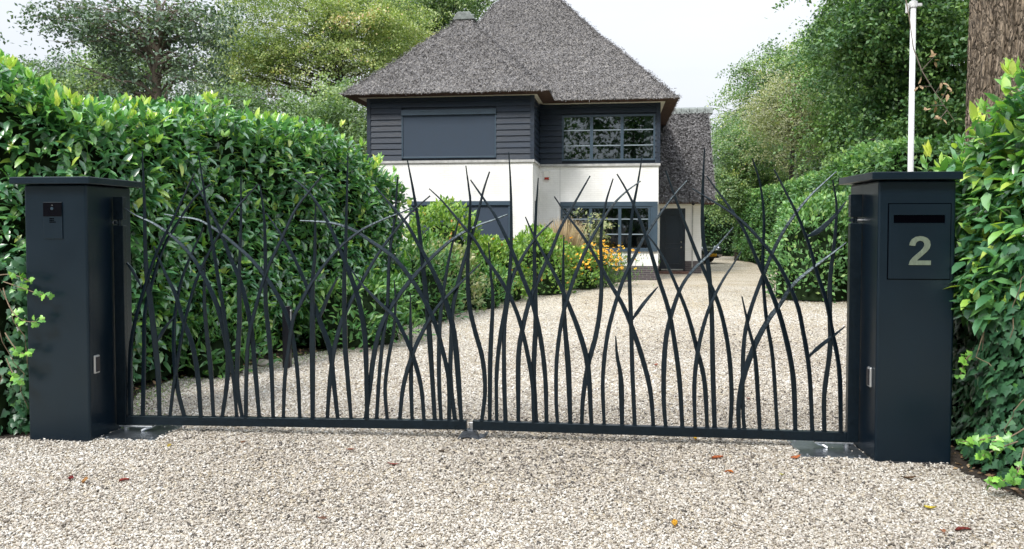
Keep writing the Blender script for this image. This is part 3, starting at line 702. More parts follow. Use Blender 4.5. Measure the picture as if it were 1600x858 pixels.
f['label'] = 'ground floor window beside the front door'
m = MB(); m.box((lw[0] - .01, -.05, lw[3] - .138), (lw[2] + .03, .2, lw[3])); m.box((hp(1018.3, 0, 0)[0], -.035, lw[1]), (lw[2] + .02, .2, lw[3] - .14)); m.box((hp(1022, 0, 0)[0], -.055, lw[1]), (lw[2] + .03, -.0355, lw[3] - .14))
m.box((lw[0], -.06, lw[1] - .05), (lw[2] + .03, .2, lw[1] - .002)); m.build('window_surround', navyframe, f, bevel=.004)
# shutters
def shutter(o, v, head):
    x0, z0, x1, z1 = o
    r = MB(); r.box((x0, v - .075, z1 - head), (x1, v + .1, z1)); r.box((x0, v - .04, z0), (x0 + .04, v + .06, z1 - head)).box((x1 - .04, v - .04, z0), (x1, v + .06, z1 - head))
    r = r.build('shutter_box', navyframe, house, bevel=.006)
    m = MB(); n = 9; 
    m.box((x0 + .04, v - .012, z0 + .04), (x1 - .04, v + .006, z1 - head)); m.build('sunscreen_cloth', shutterm, r)
    MB().box((x0 + .04, v - .03, z0), (x1 - .04, v + .02, z0 + .045)).build('bottom_bar', navyframe, r, bevel=.004)
shutter(us, WV, .15); shutter(ls, WV, .12)
MB().box((wr + .0, hp(0, 0, 0)[1] * 0 + WV + .55, hp(841, 372, -1.2)[1]), (wr + .012, WV + .85, hp(841, 314, -1.2)[1])).build('slit_window', blackglass, house)
# movement joint and alarm box
u875 = hp(875, 300, 0)[0]
MB().box((u875 - .006, -.004, .42), (u875 + .006, .002, zc)).build('wall_joint', coping, house)
(aa, ab), (ac, ad) = hp(850, 280, 0), hp(859, 267, 0)
x = MB().box((aa, -.07, ab), (ac, 0, ad)).build('alarm_box', whitep, house, bevel=.008)
MB().box((aa + .02, -.078, ab - .02), (ac - .02, -.01, ab + .05)).build('alarm_lens', redm, x)
# roofs
def roof(name, e, apex0, apex1, zt, drop=0, tufts=30000, soff=None):
    """hip roof on eave rectangle e=(u0,v0,u1,v1), ridge apex0-apex1 (u,v) at zt"""
    u0, v0, u1, v1 = e; c = [Vector((u0, v0, ez)), Vector((u1, v0, ez)), Vector((u1, v1, ez)), Vector((u0, v1, ez))]
    A0 = Vector((*apex0, zt)); A1 = Vector((*apex1, zt))
    sides = [(c[0], c[1], A1, A0), (c[1], c[2], A1, A1), (c[2], c[3], A0, A1), (c[3], c[0], A0, A0)]
    V, Fq = [], []; tp, tn, td = [], [], []
    ctr = (A0 + A1) / 2
    def bulge(p, s):
        # soft concave sweep near eave, sag and lumps
        k = (p.z - ez) / (zt - ez)
        q = Vector(p); q.z -= .10 * math.sin(math.pi * min(1, k * 1.0)) * (zt - ez) * .18
        nz = noise.noise(p * 1.3) * .05 + noise.noise(p * 5) * .025 + noise.noise(p * 14) * .012
        q += (q - Vector((ctr.x, ctr.y, ez - 1))).normalized() * nz
        return q
    for a, b, d, e_ in sides:
        n1, n2 = max(8, int((b - a).length / .12)), 46; k0 = len(V)
        for j in range(n2 + 1):
            for i in range(n1 + 1):
                t = j / n2; p = (a.lerp(b, i / n1)).lerp(e_.lerp(d, i / n1), t); V.append(bulge(p, 0))
        for j in range(n2):
            for i in range(n1):
                q = k0 + j * (n1 + 1) + i; Fq.append((q, q + 1, q + n1 + 2, q + n1 + 1))
        area = ((b - a).length + (d - e_).length) / 2 * ((d + e_) / 2 - (a + b) / 2).length
        nn = int(tufts * area / 40); Nn = (b - a).cross(((d + e_) / 2) - a).normalized(); dn = ((a + b) / 2 - (d + e_) / 2).normalized()
        for q_ in range(int((b - e_).length * 90)):      # reeds laid over the hip
            for (p0_, p1_) in ((a, e_), (b, d)):
                tp.append(bulge(p0_.lerp(p1_, random.random()), 0) + Vector((random.gauss(0, .05), random.gauss(0, .05), .01))); tn.append(Nn); td.append((p0_ - p1_).normalized())
        for _ in range(nn):
            while True:
                i, t = random.random(), random.random()
                if random.random() < 1 - t * (1 - (d - e_).length / (b - a).length): break
            p = bulge((a.lerp(b, i)).lerp(e_.lerp(d, i), t), 0); tp.append(p); tn.append(Nn); td.append(dn)
    mb = MB(); mb.v = [tuple(v) for v in V]; mb.f = Fq; mb.m = [0] * len(Fq)
    # eave underside: brown cut face then cream soffit
    bw = .36; z2 = ez - .05
    ring0 = [tuple(x) for x in c]; i1 = [(u0 + bw, v0 + bw, z2), (u1 - bw, v0 + bw, z2), (u1 - bw, v1 - bw, z2), (u0 + bw, v1 - bw, z2)]
    for k in range(4):
        mb.poly([(*ring0[k][:2], ez - .02), (*ring0[(k + 1) % 4][:2], ez - .02), i1[(k + 1) % 4], i1[k]], 1)
        mb.poly([ring0[k], ring0[(k + 1) % 4], (*ring0[(k + 1) % 4][:2], ez - .02), (*ring0[k][:2], ez - .02)], 0)
    r = mb.build(name, [thatchm, brown], house, smooth=False)
    P = np.array(tp); Nn = np.array(tn); D = np.array(td); n = len(P)
    Fw = D + rng.normal(size=(n, 3)) * .45 + Nn * .12
    rd = np.clip(rng.normal(.5, .26, n) + .12 * lump(P, 1.5), 0, 1)
    leafmesh('reed', P + Nn * rng.uniform(-.005, .022, (n, 1)), Fw, Nn + rng.normal(size=(n, 3)) * .4, rng.uniform(.035, .085, n), (np.array([(0, .12, 0), (1, .1, 0), (1, -.1, 0), (0, -.12, 0)]), [np.array([(0, 3, 2, 1)])]), rd, reedm, r, smooth=False)
    s = MB(); zz = z2 - .0; 
    s.poly([(*i1[k][:2], zz) for k in range(4)]); s.build('soffit', cream, r)
    return r
wu0 = hp(533, 148, WV - .55)[0]; wu1 = hp(858, 148, WV - .55)[0]
wa = (hp(727, 25, .94)[0], .94); wz = hp(727, 24, .94)[1]
r1 = roof('thatched_roof', (wu0, WV - .55, wu1, 4.2), wa, (wa[0] + .02, .94), wz, tufts=60000)
mu1 = hp(1061, 152, -.6)[0]
ra, rb = hp(803, -24, 4.5)[0], hp(846, -24, 4.5)[0]; mz = hp(825, -26, 4.5)[1]
r2 = roof('thatched_roof', (-7.75, -.6, mu1, 9.6), (ra, 4.5), (rb, 4.5), mz, tufts=60000)
print('roof', wu0, wu1, wa, wz, mu1, ra, rb, mz, us, uw, ls, lw)
r1['label'] = 'lower pyramid thatch over the left wing'; r2['label'] = 'tall main thatch rising out of the picture'
zz = wz - .02
m = MB(); m.prism([(-.36, -.18), (.36, -.18), (.2, .06), (-.2, .06)], 1, -.3, .3)
o = m.build('ridge_cap', capm, r1, bevel=.02); o.location = (wa[0], wa[1], zz)
for a in (-.15, 0, .15):
    m = MB(); m.box((-.012, -.26, .06), (.012, .26, .085)); q = m.build('cap_rib', capm, r1); q.location = (wa[0] + a * 1.0, wa[1], zz)
m = MB(); m.prism([(-.25, -.16), (0, .1), (.25, -.16)], 0, ra - .2, rb + .2); q = m.build('ridge_cap', capm, r2, bevel=.02); q.location = (0, 4.5, mz)
# annex with door
AV = 3.6
ax1 = hp(1096, 380, AV)[0]; dx0, dz0 = hp(1030.5, 423, AV); dx1, dz1 = hp(1071, 325.5, AV)
m = MB(); holes_wall(m, .02, ax1, .42, 2.5, [(dx0, 0, dx1, dz1)], AV, AV + .25); m.box((ax1 - .25, AV + .25, .42), (ax1, 9.4, 2.5)); 
m.build('porch_wall', whitebrick, house)
m = MB(); m.box((dx1, AV - .006, -.03), (ax1 + .006, AV + .25, .42)); m.box((ax1 - .25, AV + .25, -.03), (ax1 + .006, 9.4, .42)); m.build('brick_plinth', darkbrick, house)
ezz = 2.42; ev = 3.1; au1 = hp(1117.5, 315, ev)[0]; aridge = hp(1107, 172, 6.2)[1]; au2 = hp(1107, 172, 6.2)[0]
print('annex', ax1, dx0, dz0, dx1, dz1, au1, au2, aridge)
f = MB(); fw = .06
f.box((dx0, AV + .02, dz0), (dx0 + fw, AV + .12, dz1)).box((dx1 - fw, AV + .02, dz0), (dx1, AV + .12, dz1)).box((dx0 + fw, AV + .02, dz1 - fw), (dx1 - fw, AV + .12, dz1))
f = f.build('door_frame', doorm, house, bevel=.004)
d = MB(); d.box((dx0 + fw, AV + .05, dz0 + .04), (dx1 - fw, AV + .10, dz1 - fw)); d = d.build('front_door', doorm, house)
da, db = dx0 + fw, dx1 - fw; zm = hp(1050, 383, AV)[1]
def molding(x0, z0, x1, z1):
    m = MB(); t_ = .025
    m.box((x0, AV + .035, z0), (x1, AV + .0498, z0 + t_)).box((x0, AV + .035, z1 - t_), (x1, AV + .0498, z1)).box((x0, AV + .035, z0 + t_), (x0 + t_, AV + .0498, z1 - t_)).box((x1 - t_, AV + .035, z0 + t_), (x1, AV + .0498, z1 - t_))
    m.build('door_panel', doorm, d, bevel=.005)
molding(da + .12, zm + .03, db - .12, dz1 - .22); molding(da + .12, dz0 + .22, db - .12, zm - .1)
MB().box((da + .0, AV + .03, dz0 + .02), (db, AV + .0495, dz0 + .055)).build('kick_strip', alu, d)
for zz in (hp(1067, 378, AV)[1], hp(1067, 386.5, AV)[1]):
    MB().tube([(db - .07, AV + .05, zz), (db - .07, AV + .0, zz)], [.035, .028], 12).build('door_knob', chrome, d)
MB().box((dx0 - .05, AV - .42, -.02), (dx1 + .15, AV + .02, .075)).build('door_step', stepm, house, bevel=.008)
MB().box((.03, AV - .28, 2.28), (ax1 + .02, AV - .002, 2.42)).build('fascia', cream, house)
u_ = hp(1081.5, 380, AV)[0]
dp = MB().tube([(u_, AV - .05, .2), (u_, AV - .05, 2.28)], .022, 10).build('downpipe', coping, house)
x = hp(1081.5, 320, AV); MB().tube([(x[0], AV - .30, 2.33), (x[0], AV - .38, 2.33)], .05, 12).build('outdoor_lamp', blackp, house)
# annex thatch: two slopes
def annex():
    V, Fq, tp = [], [], []
    a, b = Vector((.0, ev, ezz)), Vector((au1, ev, ezz)); c_, d_ = Vector((.0, 6.2, aridge)), Vector((au2, 6.2, aridge))
    e1, e2 = Vector((.0, 9.6, ezz)), Vector((au1, 9.6, ezz))
    for (p0, p1, q0, q1) in ((a, b, c_, d_), (e2, e1, d_, c_)):
        n1, n2 = 22, 40; k0 = len(V)
        for j in range(n2 + 1):
            for i in range(n1 + 1):
                p = p0.lerp(p1, i / n1).lerp(q0.lerp(q1, i / n1), j / n2); p = p + Vector((noise.noise(p * 3) * .03, 0, noise.noise(p * 2) * .06 + noise.noise(p * 8) * .025)); V.append(tuple(p))
        for j in range(n2):
            for i in range(n1):
                q = k0 + j * (n1 + 1) + i; Fq.append((q, q + 1, q + n1 + 2, q + n1 + 1))
    m = MB(); m.v = V; m.f = Fq; m.m = [0] * len(Fq)
    for uu, vv in ((0, 0), (au1, 1)):
        u2 = 0 if uu == 0 else au2
        m.poly([(uu, ev, ezz), (u2, 6.2, aridge), (u2, 6.2, aridge - .4), (uu, ev + .3, ezz - .12)], 0); m.poly([(uu, 9.6, ezz), (u2, 6.2, aridge), (u2, 6.2, aridge - .4), (uu, 9.3, ezz - .12)], 0)
    m.poly([(0, ev, ezz), (au1, ev, ezz), (au1, ev + .3, ezz - .12), (0, ev + .3, ezz - .12)], 1)
    m.poly([(0, ev + .3, ezz - .12), (au1, ev + .3, ezz - .12), (au2, 6.2, aridge - .4), (0, 6.2, aridge - .4)], 1); m.poly([(0, 9.3, ezz - .12), (au1, 9.3, ezz - .12), (au2, 6.2, aridge - .4), (0, 6.2, aridge - .4)], 1)
    r = m.build('thatched_roof', [thatchm, brown], house); r['label'] = 'low steep thatch over the front door wing'
    n = 24000; i = rng.random(n); t_ = rng.random(n)
    A, B, C_, D_ = [np.array(x) for x in (a, b, c_, d_)]
    P = (A + (B - A) * i[:, None]) * (1 - t_[:, None]) + (C_ + (D_ - C_) * i[:, None]) * t_[:, None]
    dn = nrm(A - C_); Nn = nrm(np.cross(B - A, C_ - A)); Fw = dn + rng.normal(size=(n, 3)) * .45 + Nn * .12
    leafmesh('reed', P + Nn * rng.uniform(0, .05, (n, 1)), Fw, Nn + rng.normal(size=(n, 3)) * .4, rng.uniform(.07, .14, n), (np.array([(0, .12, 0), (1, .1, 0), (1, -.1, 0), (0, -.12, 0)]), [np.array([(0, 3, 2, 1)])]), np.clip(rng.normal(.5, .26, n), 0, 1), reedm, r, smooth=False)
    x = .25
    while x < au2 + .02:
        m = MB(); m.prism([(-.22, -.17), (-.12, .03), (0, .09), (.12, .03), (.22, -.17)], 0, 0, .27); q = m.build('ridge_tile', capm, r, bevel=.01); q.location = (x, 6.2, aridge + .02); x += .285
    m = MB(); m.prism([(6.2, aridge - .38), (ev + .45, ezz), (9.2, ezz)], 0, ax1 - .22, ax1 - .02); m.build('gable_wall', whitebrick, house)
annex()

# ------------------------------------------------------------------ hedges
def hedge(name, label, cat, path, thick, side, dens, size, mat, tmpl=LAUREL, lumpamp=.15, parent_kind=None, zlo=0.0, coredepth=.24, bright=.12, topshoots=60, wid=None, group=None, layer=.22, corner_end=True):
    P = [Vector((p[0], p[1])) for p in path]; H = [p[2] for p in path]
    Ls = [0]
    for i in range(1, len(P)): Ls.append(Ls[-1] + (P[i] - P[i - 1]).length)
    tot = Ls[-1]; xs = np.array([p.x for p in P]); ys = np.array([p.y for p in P]); hs = np.array(H); Ls = np.array(Ls)
    def at(s):
        x = np.interp(s, Ls, xs); y = np.interp(s, Ls, ys); h = np.interp(s, Ls, hs)
        e = .25; dx = np.interp(s + e, Ls, xs) - np.interp(s - e, Ls, xs); dy = np.interp(s + e, Ls, ys) - np.interp(s - e, Ls, ys)
        l = np.hypot(dx, dy) + 1e-9; return x, y, h, np.stack([dy / l * side, -dx / l * side, 0 * dx], 1)
    t = thing(name, label, cat, (xs[0], ys[0], 0), 0, group)
    org = np.array([xs[0], ys[0], 0])
    Ps, Ns, Rs = [], [], []
    # front
    n = int(tot * hs.mean() * dens); s = rng.uniform(0, tot, n); x, y, h, nn = at(s); z = zlo + (h - zlo) * rng.random(n)
    p = np.stack([x, y, z], 1); k = np.clip((z - (h - .45)) / .45, 0, 1); inset = .3 * k ** 2 * min(1, thick)
    lo = np.clip((.55 - z) / .55, 0, 1) ** 1.3 * min(.34, thick * .22)
    off = lumpamp * lump(p, 2.2) + .5 * lumpamp * lump(p, 6) - inset - lo - np.abs(rng.normal(size=n)) * layer * .6
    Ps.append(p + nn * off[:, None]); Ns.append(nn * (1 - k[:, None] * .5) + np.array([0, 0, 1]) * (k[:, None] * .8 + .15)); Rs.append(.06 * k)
    # top
    n = int(tot * thick * dens * .9); s = rng.uniform(0, tot, n); x, y, h, nn = at(s); w_ = rng.random(n) * thick
    p = np.stack([x, y, h], 1) - nn * w_[:, None]
    edge = np.minimum(w_, thick - w_); p[:, 2] += .8 * lumpamp * lump(p, 2.5) + .5 * lumpamp * lump(p, 7) - .12 * np.clip(1 - edge / .3, 0, 1) ** 2 - np.abs(rng.normal(size=n)) * layer * .5
    Ps.append(p); Ns.append(np.tile([0, 0, 1.], (n, 1)) + nn * .4); Rs.append(np.full(n, .06))
    # ends
    for s_, sg in ((0, -1), (tot, 1)):
        x, y, h, nn = at(np.array([s_])); d = np.array([nn[0, 1] * -side * -1, 0, 0]) * 0
        tdir = np.array([-nn[0, 1] * side, nn[0, 0] * side, 0]) * sg
        n = int(thick * h[0] * dens * .9); w_ = rng.random(n) * thick; z = zlo + (h[0] - zlo) * rng.random(n)
        p = np.array([x[0], y[0], 0]) - nn[0] * w_[:, None] + np.stack([0 * z, 0 * z, z], 1)
        off = .1 + lumpamp * lump(p, 2.2) - .3 * np.clip((z - (h[0] - .4)) / .4, 0, 1) ** 2 - np.abs(rng.normal(size=n)) * layer * .6
        Ps.append(p + tdir * off[:, None]); Ns.append(np.tile(tdir, (n, 1)) + np.array([0, 0, .2])); Rs.append(np.zeros(n))
    # back
    n = int(tot * hs.mean() * dens * .35); s = rng.uniform(0, tot, n); x, y, h, nn = at(s); z = zlo + (h - zlo) * rng.random(n)
    Ps.append(np.stack([x, y, z], 1) - nn * (thick + rng.normal(size=(n, 1)) * .05)); Ns.append(-nn); Rs.append(np.zeros(n))
    Pp = np.concatenate(Ps); Nn = nrm(np.concatenate(Ns)); Rr = np.concatenate(Rs); n = len(Pp)
    Fw = Nn * .55 + runit(n) * .7 + np.array([0, 0, -.22]); Up = Nn * .6 + np.array([0, 0, .85]) + runit(n) * .45
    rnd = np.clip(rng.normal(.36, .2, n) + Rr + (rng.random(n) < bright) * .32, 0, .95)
    sz = size * rng.uniform(.5, 1.25, n)
    # bright young shoots on the top and upper face
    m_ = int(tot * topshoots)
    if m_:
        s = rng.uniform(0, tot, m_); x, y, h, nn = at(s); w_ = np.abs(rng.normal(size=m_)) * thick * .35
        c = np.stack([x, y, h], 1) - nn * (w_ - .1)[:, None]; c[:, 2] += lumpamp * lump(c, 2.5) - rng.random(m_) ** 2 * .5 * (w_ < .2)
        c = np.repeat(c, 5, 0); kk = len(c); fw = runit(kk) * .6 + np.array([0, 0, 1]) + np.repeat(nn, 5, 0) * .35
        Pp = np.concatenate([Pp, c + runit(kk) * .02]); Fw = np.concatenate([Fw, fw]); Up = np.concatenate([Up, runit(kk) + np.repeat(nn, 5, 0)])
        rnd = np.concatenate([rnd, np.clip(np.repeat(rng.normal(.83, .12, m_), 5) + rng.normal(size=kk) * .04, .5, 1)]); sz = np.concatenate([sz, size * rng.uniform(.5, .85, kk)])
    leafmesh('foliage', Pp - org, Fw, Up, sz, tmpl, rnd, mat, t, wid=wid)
    # solid dark core added to block light inside the foliage
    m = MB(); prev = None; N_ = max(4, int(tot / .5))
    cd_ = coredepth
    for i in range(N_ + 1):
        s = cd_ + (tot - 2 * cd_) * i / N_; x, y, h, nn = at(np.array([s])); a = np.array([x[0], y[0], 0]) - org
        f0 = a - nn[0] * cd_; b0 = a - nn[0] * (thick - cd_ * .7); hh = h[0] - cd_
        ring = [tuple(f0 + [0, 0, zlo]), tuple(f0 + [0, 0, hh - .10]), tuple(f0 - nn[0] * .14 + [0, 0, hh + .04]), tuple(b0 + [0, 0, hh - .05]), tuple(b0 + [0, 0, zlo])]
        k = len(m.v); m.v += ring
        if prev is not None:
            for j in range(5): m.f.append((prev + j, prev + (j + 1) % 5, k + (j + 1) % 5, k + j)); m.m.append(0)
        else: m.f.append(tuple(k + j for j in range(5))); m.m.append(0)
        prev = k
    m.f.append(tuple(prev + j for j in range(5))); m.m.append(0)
    m.build('shade_core', innerm, t)
    return t
hedge('laurel_hedge', 'tall glossy laurel hedge running from the left pillar towards the house', 'hedge',
      [(-7.6, 6.6, 3.1), (-4.5, 6.75, 3.02), (-3.85, 7.0, 2.72), (-3.5, 7.6, 2.6), (-3.25, 8.4, 2.82), (-2.85, 9.6, 2.9), (-2.45, 10.6, 2.88), (-2.05, 11.6, 2.68), (-1.65, 12.6, 2.3)],
      1.5, 1, 760, .14, laurelm, topshoots=26, zlo=.05, coredepth=.27, bright=.2, layer=.3)
# right clipped hedge far along the drive
a0, a1, a2, a3 = G(1140, 410), G(1185, 414), G(1245, 426), G(1290, 440)
hedge('clipped_hedge', 'long light green clipped hedge along the right side of the drive', 'hedge',
      [(6.9, 15.0, 3.2), (7.6, 18.0, 3.25), (8.6, 22, 3.2), (a3.x + .1, a3.y, 3.25), (a2.x, a2.y + .3, 3.2), (a1.x, a1.y, 3.1), (a1.x + .3, a1.y + 5, 3.1)],
      1.6, -1, 300, .15, laurelfar, tmpl=DIAMOND, topshoots=16, lumpamp=.16, bright=.2)
b0 = AT(1085, 400, 41); b1 = AT(1160, 400, 42)
hedge('clipped_hedge', 'dark green clipped hedge standing across the end of the drive behind the parked car', 'hedge',
      [(b0.x - 3, 42, 3.3), (b1.x + 2, 42, 3.4)], 1.5, 1, 130, .17, darkm, tmpl=DIAMOND, topshoots=4, lumpamp=.12)
# right foreground laurel
hedge('laurel_hedge', 'close glossy laurel bush leaning over the house number pillar at right', 'hedge',
      [(3.16, 6.0, 2.08), (3.05, 5.65, 2.22), (3.08, 5.3, 2.45), (3.13, 4.95, 2.68), (3.4, 4.4, 2.8), (4.2, 3.8, 2.8), (6.5, 3.4, 2.8)], 1.6, 1, 800, .145, laurelm, zlo=1.0, topshoots=26, bright=.45, coredepth=.27, layer=.3)
def ivy(label, path, side, n, h0, h1, size, sprays, thick=.10):
    P = [Vector(p) for p in path]; Ls = np.array([0] + list(np.cumsum([(P[i + 1] - P[i]).length for i in range(len(P) - 1)])))
    xs = np.array([p.x for p in P]); ys = np.array([p.y for p in P]); tot = Ls[-1]
    s = rng.uniform(0, tot, n); x = np.interp(s, Ls, xs); y = np.interp(s, Ls, ys)
    dx = np.interp(s + .2, Ls, xs) - np.interp(s - .2, Ls, xs); dy = np.interp(s + .2, Ls, ys) - np.interp(s - .2, Ls, ys); l = np.hypot(dx, dy)
    nn = np.stack([dy / l * side, -dx / l * side, 0 * dx], 1); z = h0 + (h1 - h0) * rng.random(n) ** 1.0
    p = np.stack([x, y, z], 1); p += nn * (.08 * lump(p, 5) - np.abs(rng.normal(size=n)) * thick)[:, None]
    org = np.array([xs[0], ys[0], 0])
    t = thing('ivy', label, 'ivy', tuple(org))
    Fw = runit(n) * .5 + np.array([0, 0, -.9]) + nn * .35; Up = nn + runit(n) * .45 + np.array([0, 0, .35])
    r = np.clip(rng.normal(.4, .17, n), 0, .8); sz = size * rng.uniform(.6, 1.25, n)
    st = MB(); PP, FF, UU, RR, SS = [p], [Fw], [Up], [r], [sz]
    for k in range(16):
        s0 = random.uniform(0, tot); xx, yy = np.interp(s0, Ls, xs), np.interp(s0, Ls, ys); z0 = random.uniform(0, h1 * .6)
        q = Vector((xx - org[0], yy - org[1], z0)); pts = [q]
        for _ in range(7): q = q + Vector((random.uniform(-.07, .07), random.uniform(-.07, .03), random.uniform(.02, .14))); pts.append(q)
        st.tube(pts, .0028, 5)
    for (A, B, C_) in sprays:
        A, B, C_ = Vector(A), Vector(B), Vector(C_); pts = []
        for i in range(9):
            tt = i / 8; pts.append(A * (1 - tt) ** 2 + B * 2 * tt * (1 - tt) + C_ * tt * tt)
        st.tube([q - Vector(org) for q in pts], [.0045 - .0003 * i for i in range(9)], 6)
        q = np.array([tuple(v) for v in pts[3:]]).repeat(2, 0); m_ = len(q)
        PP.append(q + rng.normal(size=(m_, 3)) * .012); FF.append(runit(m_) + np.array([0, -.2, -.1])); UU.append(runit(m_) * .4 + np.array([0, -.8, .5])); RR.append(rng.uniform(.82, 1, m_)); SS.append(size * rng.uniform(.5, .9, m_))
    leafmesh('leaves', np.concatenate(PP) - org, np.concatenate(FF), np.concatenate(UU), np.concatenate(SS), IVY, np.concatenate(RR), ivym, t)
    st.build('stem', stemm, t)['kind'] = 'stuff'
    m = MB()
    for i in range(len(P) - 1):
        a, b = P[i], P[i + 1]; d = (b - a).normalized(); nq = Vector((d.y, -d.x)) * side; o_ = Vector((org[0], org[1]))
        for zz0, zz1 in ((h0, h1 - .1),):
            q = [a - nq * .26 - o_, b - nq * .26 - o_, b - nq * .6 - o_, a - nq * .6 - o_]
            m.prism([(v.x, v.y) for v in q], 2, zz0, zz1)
    m.build('shade_core', innerm, t)  # solid dark blocks added behind the leaves to stop light
sprL = [(AT(5, 440, 5.95), AT(20, 445, 5.85), AT(77, 465, 5.82)), (AT(5, 450, 5.95), AT(20, 520, 5.8), AT(70, 498, 5.8)), (AT(8, 520, 5.9), AT(30, 560, 5.8), AT(45, 552, 5.8)), (AT(10, 560, 5.9), AT(25, 600, 5.8), AT(35, 595, 5.8)), (AT(0, 430, 5.9), AT(20, 425, 5.85), AT(48, 440, 5.8))]
ivy('dark ivy with pale young trails at the left edge beside the intercom pillar', [(-6.2, 6.0), (-4.4, 6.0), (-3.66, 6.02), (-3.6, 6.4)], 1, 2600, .03, 1.36, .062, sprL)
sprR = [(AT(1560, 680, 4.95), AT(1530, 690, 4.85), AT(1500, 690, 4.9)), (AT(1590, 690, 4.8), AT(1560, 700, 4.7), AT(1535, 712, 4.75)), (AT(1590, 730, 4.7), AT(1570, 760, 4.6), AT(1545, 752, 4.62)), (AT(1600, 700, 4.7), AT(1590, 750, 4.6), AT(1583, 745, 4.55)), (AT(1530, 560, 5.3), AT(1510, 540, 5.25), AT(1500, 590, 5.3)), (AT(1600, 670, 4.7), AT(1570, 690, 4.62), AT(1550, 690, 4.62))]
ivy('dark ivy covering the base of the right hedge beside the house number pillar', [(3.2, 6.2), (3.12, 5.7), (3.06, 5.25), (3.09, 4.9), (3.25, 4.5), (3.8, 4.0), (5.0, 3.6)], 1, 7500, .01, 1.5, .066, sprR)

# ------------------------------------------------------------------ shrubs
def shrub(name, label, cat, c, r, h, n, size, mat, tmpl=DIAMOND, bright=.1, squash=1.0, up=.3, wid=None, lum=.2):
    t = thing(name, label, cat, (c[0], c[1], 0))
    d = runit(n); d[:, 2] = np.abs(d[:, 2]); rad = 1 - np.abs(rng.normal(size=n)) * .14
    P = d * rad[:, None] * np.array([r, r * squash, h * .62]); P[:, 2] += h * .38 * rng.random(n) * (d[:, 2] < .5) + h * .38 * (d[:, 2] >= .5)
    P += d * (lum * lump(P + np.array([c[0], c[1], 0]), 4))[:, None]
    P[:, 2] = np.maximum(P[:, 2], .04)
    Fw = d * .6 + runit(n) * .7 + np.array([0, 0, up]); Up = d + runit(n) * .5 + np.array([0, 0, .5])
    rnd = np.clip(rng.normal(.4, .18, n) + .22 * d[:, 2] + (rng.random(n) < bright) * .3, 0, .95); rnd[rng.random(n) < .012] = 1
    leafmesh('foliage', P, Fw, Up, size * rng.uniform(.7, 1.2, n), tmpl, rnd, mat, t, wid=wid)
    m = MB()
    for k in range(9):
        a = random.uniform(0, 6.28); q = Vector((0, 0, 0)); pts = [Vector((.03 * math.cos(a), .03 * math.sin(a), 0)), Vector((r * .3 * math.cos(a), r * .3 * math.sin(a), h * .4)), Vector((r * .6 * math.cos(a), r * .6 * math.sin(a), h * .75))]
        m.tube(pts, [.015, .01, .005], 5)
    # solid dark dome added around the stems to block light
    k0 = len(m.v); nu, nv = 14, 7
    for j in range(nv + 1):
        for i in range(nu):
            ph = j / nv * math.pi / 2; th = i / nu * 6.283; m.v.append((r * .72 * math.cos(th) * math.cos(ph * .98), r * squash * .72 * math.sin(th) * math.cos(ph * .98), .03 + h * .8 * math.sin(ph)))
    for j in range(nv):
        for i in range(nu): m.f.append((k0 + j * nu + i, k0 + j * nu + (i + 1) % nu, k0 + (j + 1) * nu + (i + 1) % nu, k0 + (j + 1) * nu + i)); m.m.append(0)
    m.build('shade_core', innerm, t); return t
def gp(px, py): p = G(px, py); return (p.x, p.y)
shrub('rhododendron', 'low glossy rhododendron spreading at the foot of the laurel hedge', 'shrub', (-2.25, 11.0), .95, .95, 2600, .13, rhodom, LAUREL, wid=.8)
shrub('rhododendron', 'small dark rhododendron behind the left gate leaf near the hinge', 'shrub', (-3.22, 8.6), .42, .62, 700, .13, rhodom, LAUREL, wid=.7)
shrub('rhododendron', 'mid green rhododendron between the laurel hedge end and the pale azalea', 'shrub', (-1.75, 13.6), .95, 1.25, 2400, .12, rhodom, LAUREL, wid=.8)
shrub('azalea', 'pale variegated azalea low beside the end of the laurel hedge', 'shrub', (-1.35, 14.9), .75, 1.25, 2300, .1, paleshrubm)
shrub('azalea', 'tall light green azalea in front of the ground floor sunscreen', 'shrub', (-1.45, 16.6), .95, 2.0, 4200, .11, shrubm, bright=.15)
shrub('azalea', 'light green azalea with orange tinted leaves left of the wall corner', 'shrub', (-.45, 17.2), .9, 1.35, 3400, .11, shrubm, bright=.22)
shrub('azalea', 'rounded light green azalea nearest the dry ornamental grass', 'shrub', (.55, 19.0), 1.0, 1.5, 3600, .11, shrubm, bright=.12)
shrub('rhododendron', 'low dark green shrub along the gravel edge below the azaleas', 'shrub', (-.75, 15.7), .7, .8, 1500, .11, rhodom, LAUREL, wid=.8)
shrub('garden_shrub', 'round green shrub in front of the clipped hedge on the right', 'shrub', (6.6, 17.5 ), 1.1, 2.3, 4200, .12, laurelfar)
shrub('garden_shrub', 'yellow green shrub on the gravel edge seen beside the right hinge post', 'shrub', (gp(1318, 468)[0] + .1, gp(1318, 468)[1] + .7), .75, 1.15, 2600, .12, shrubm, bright=.25)
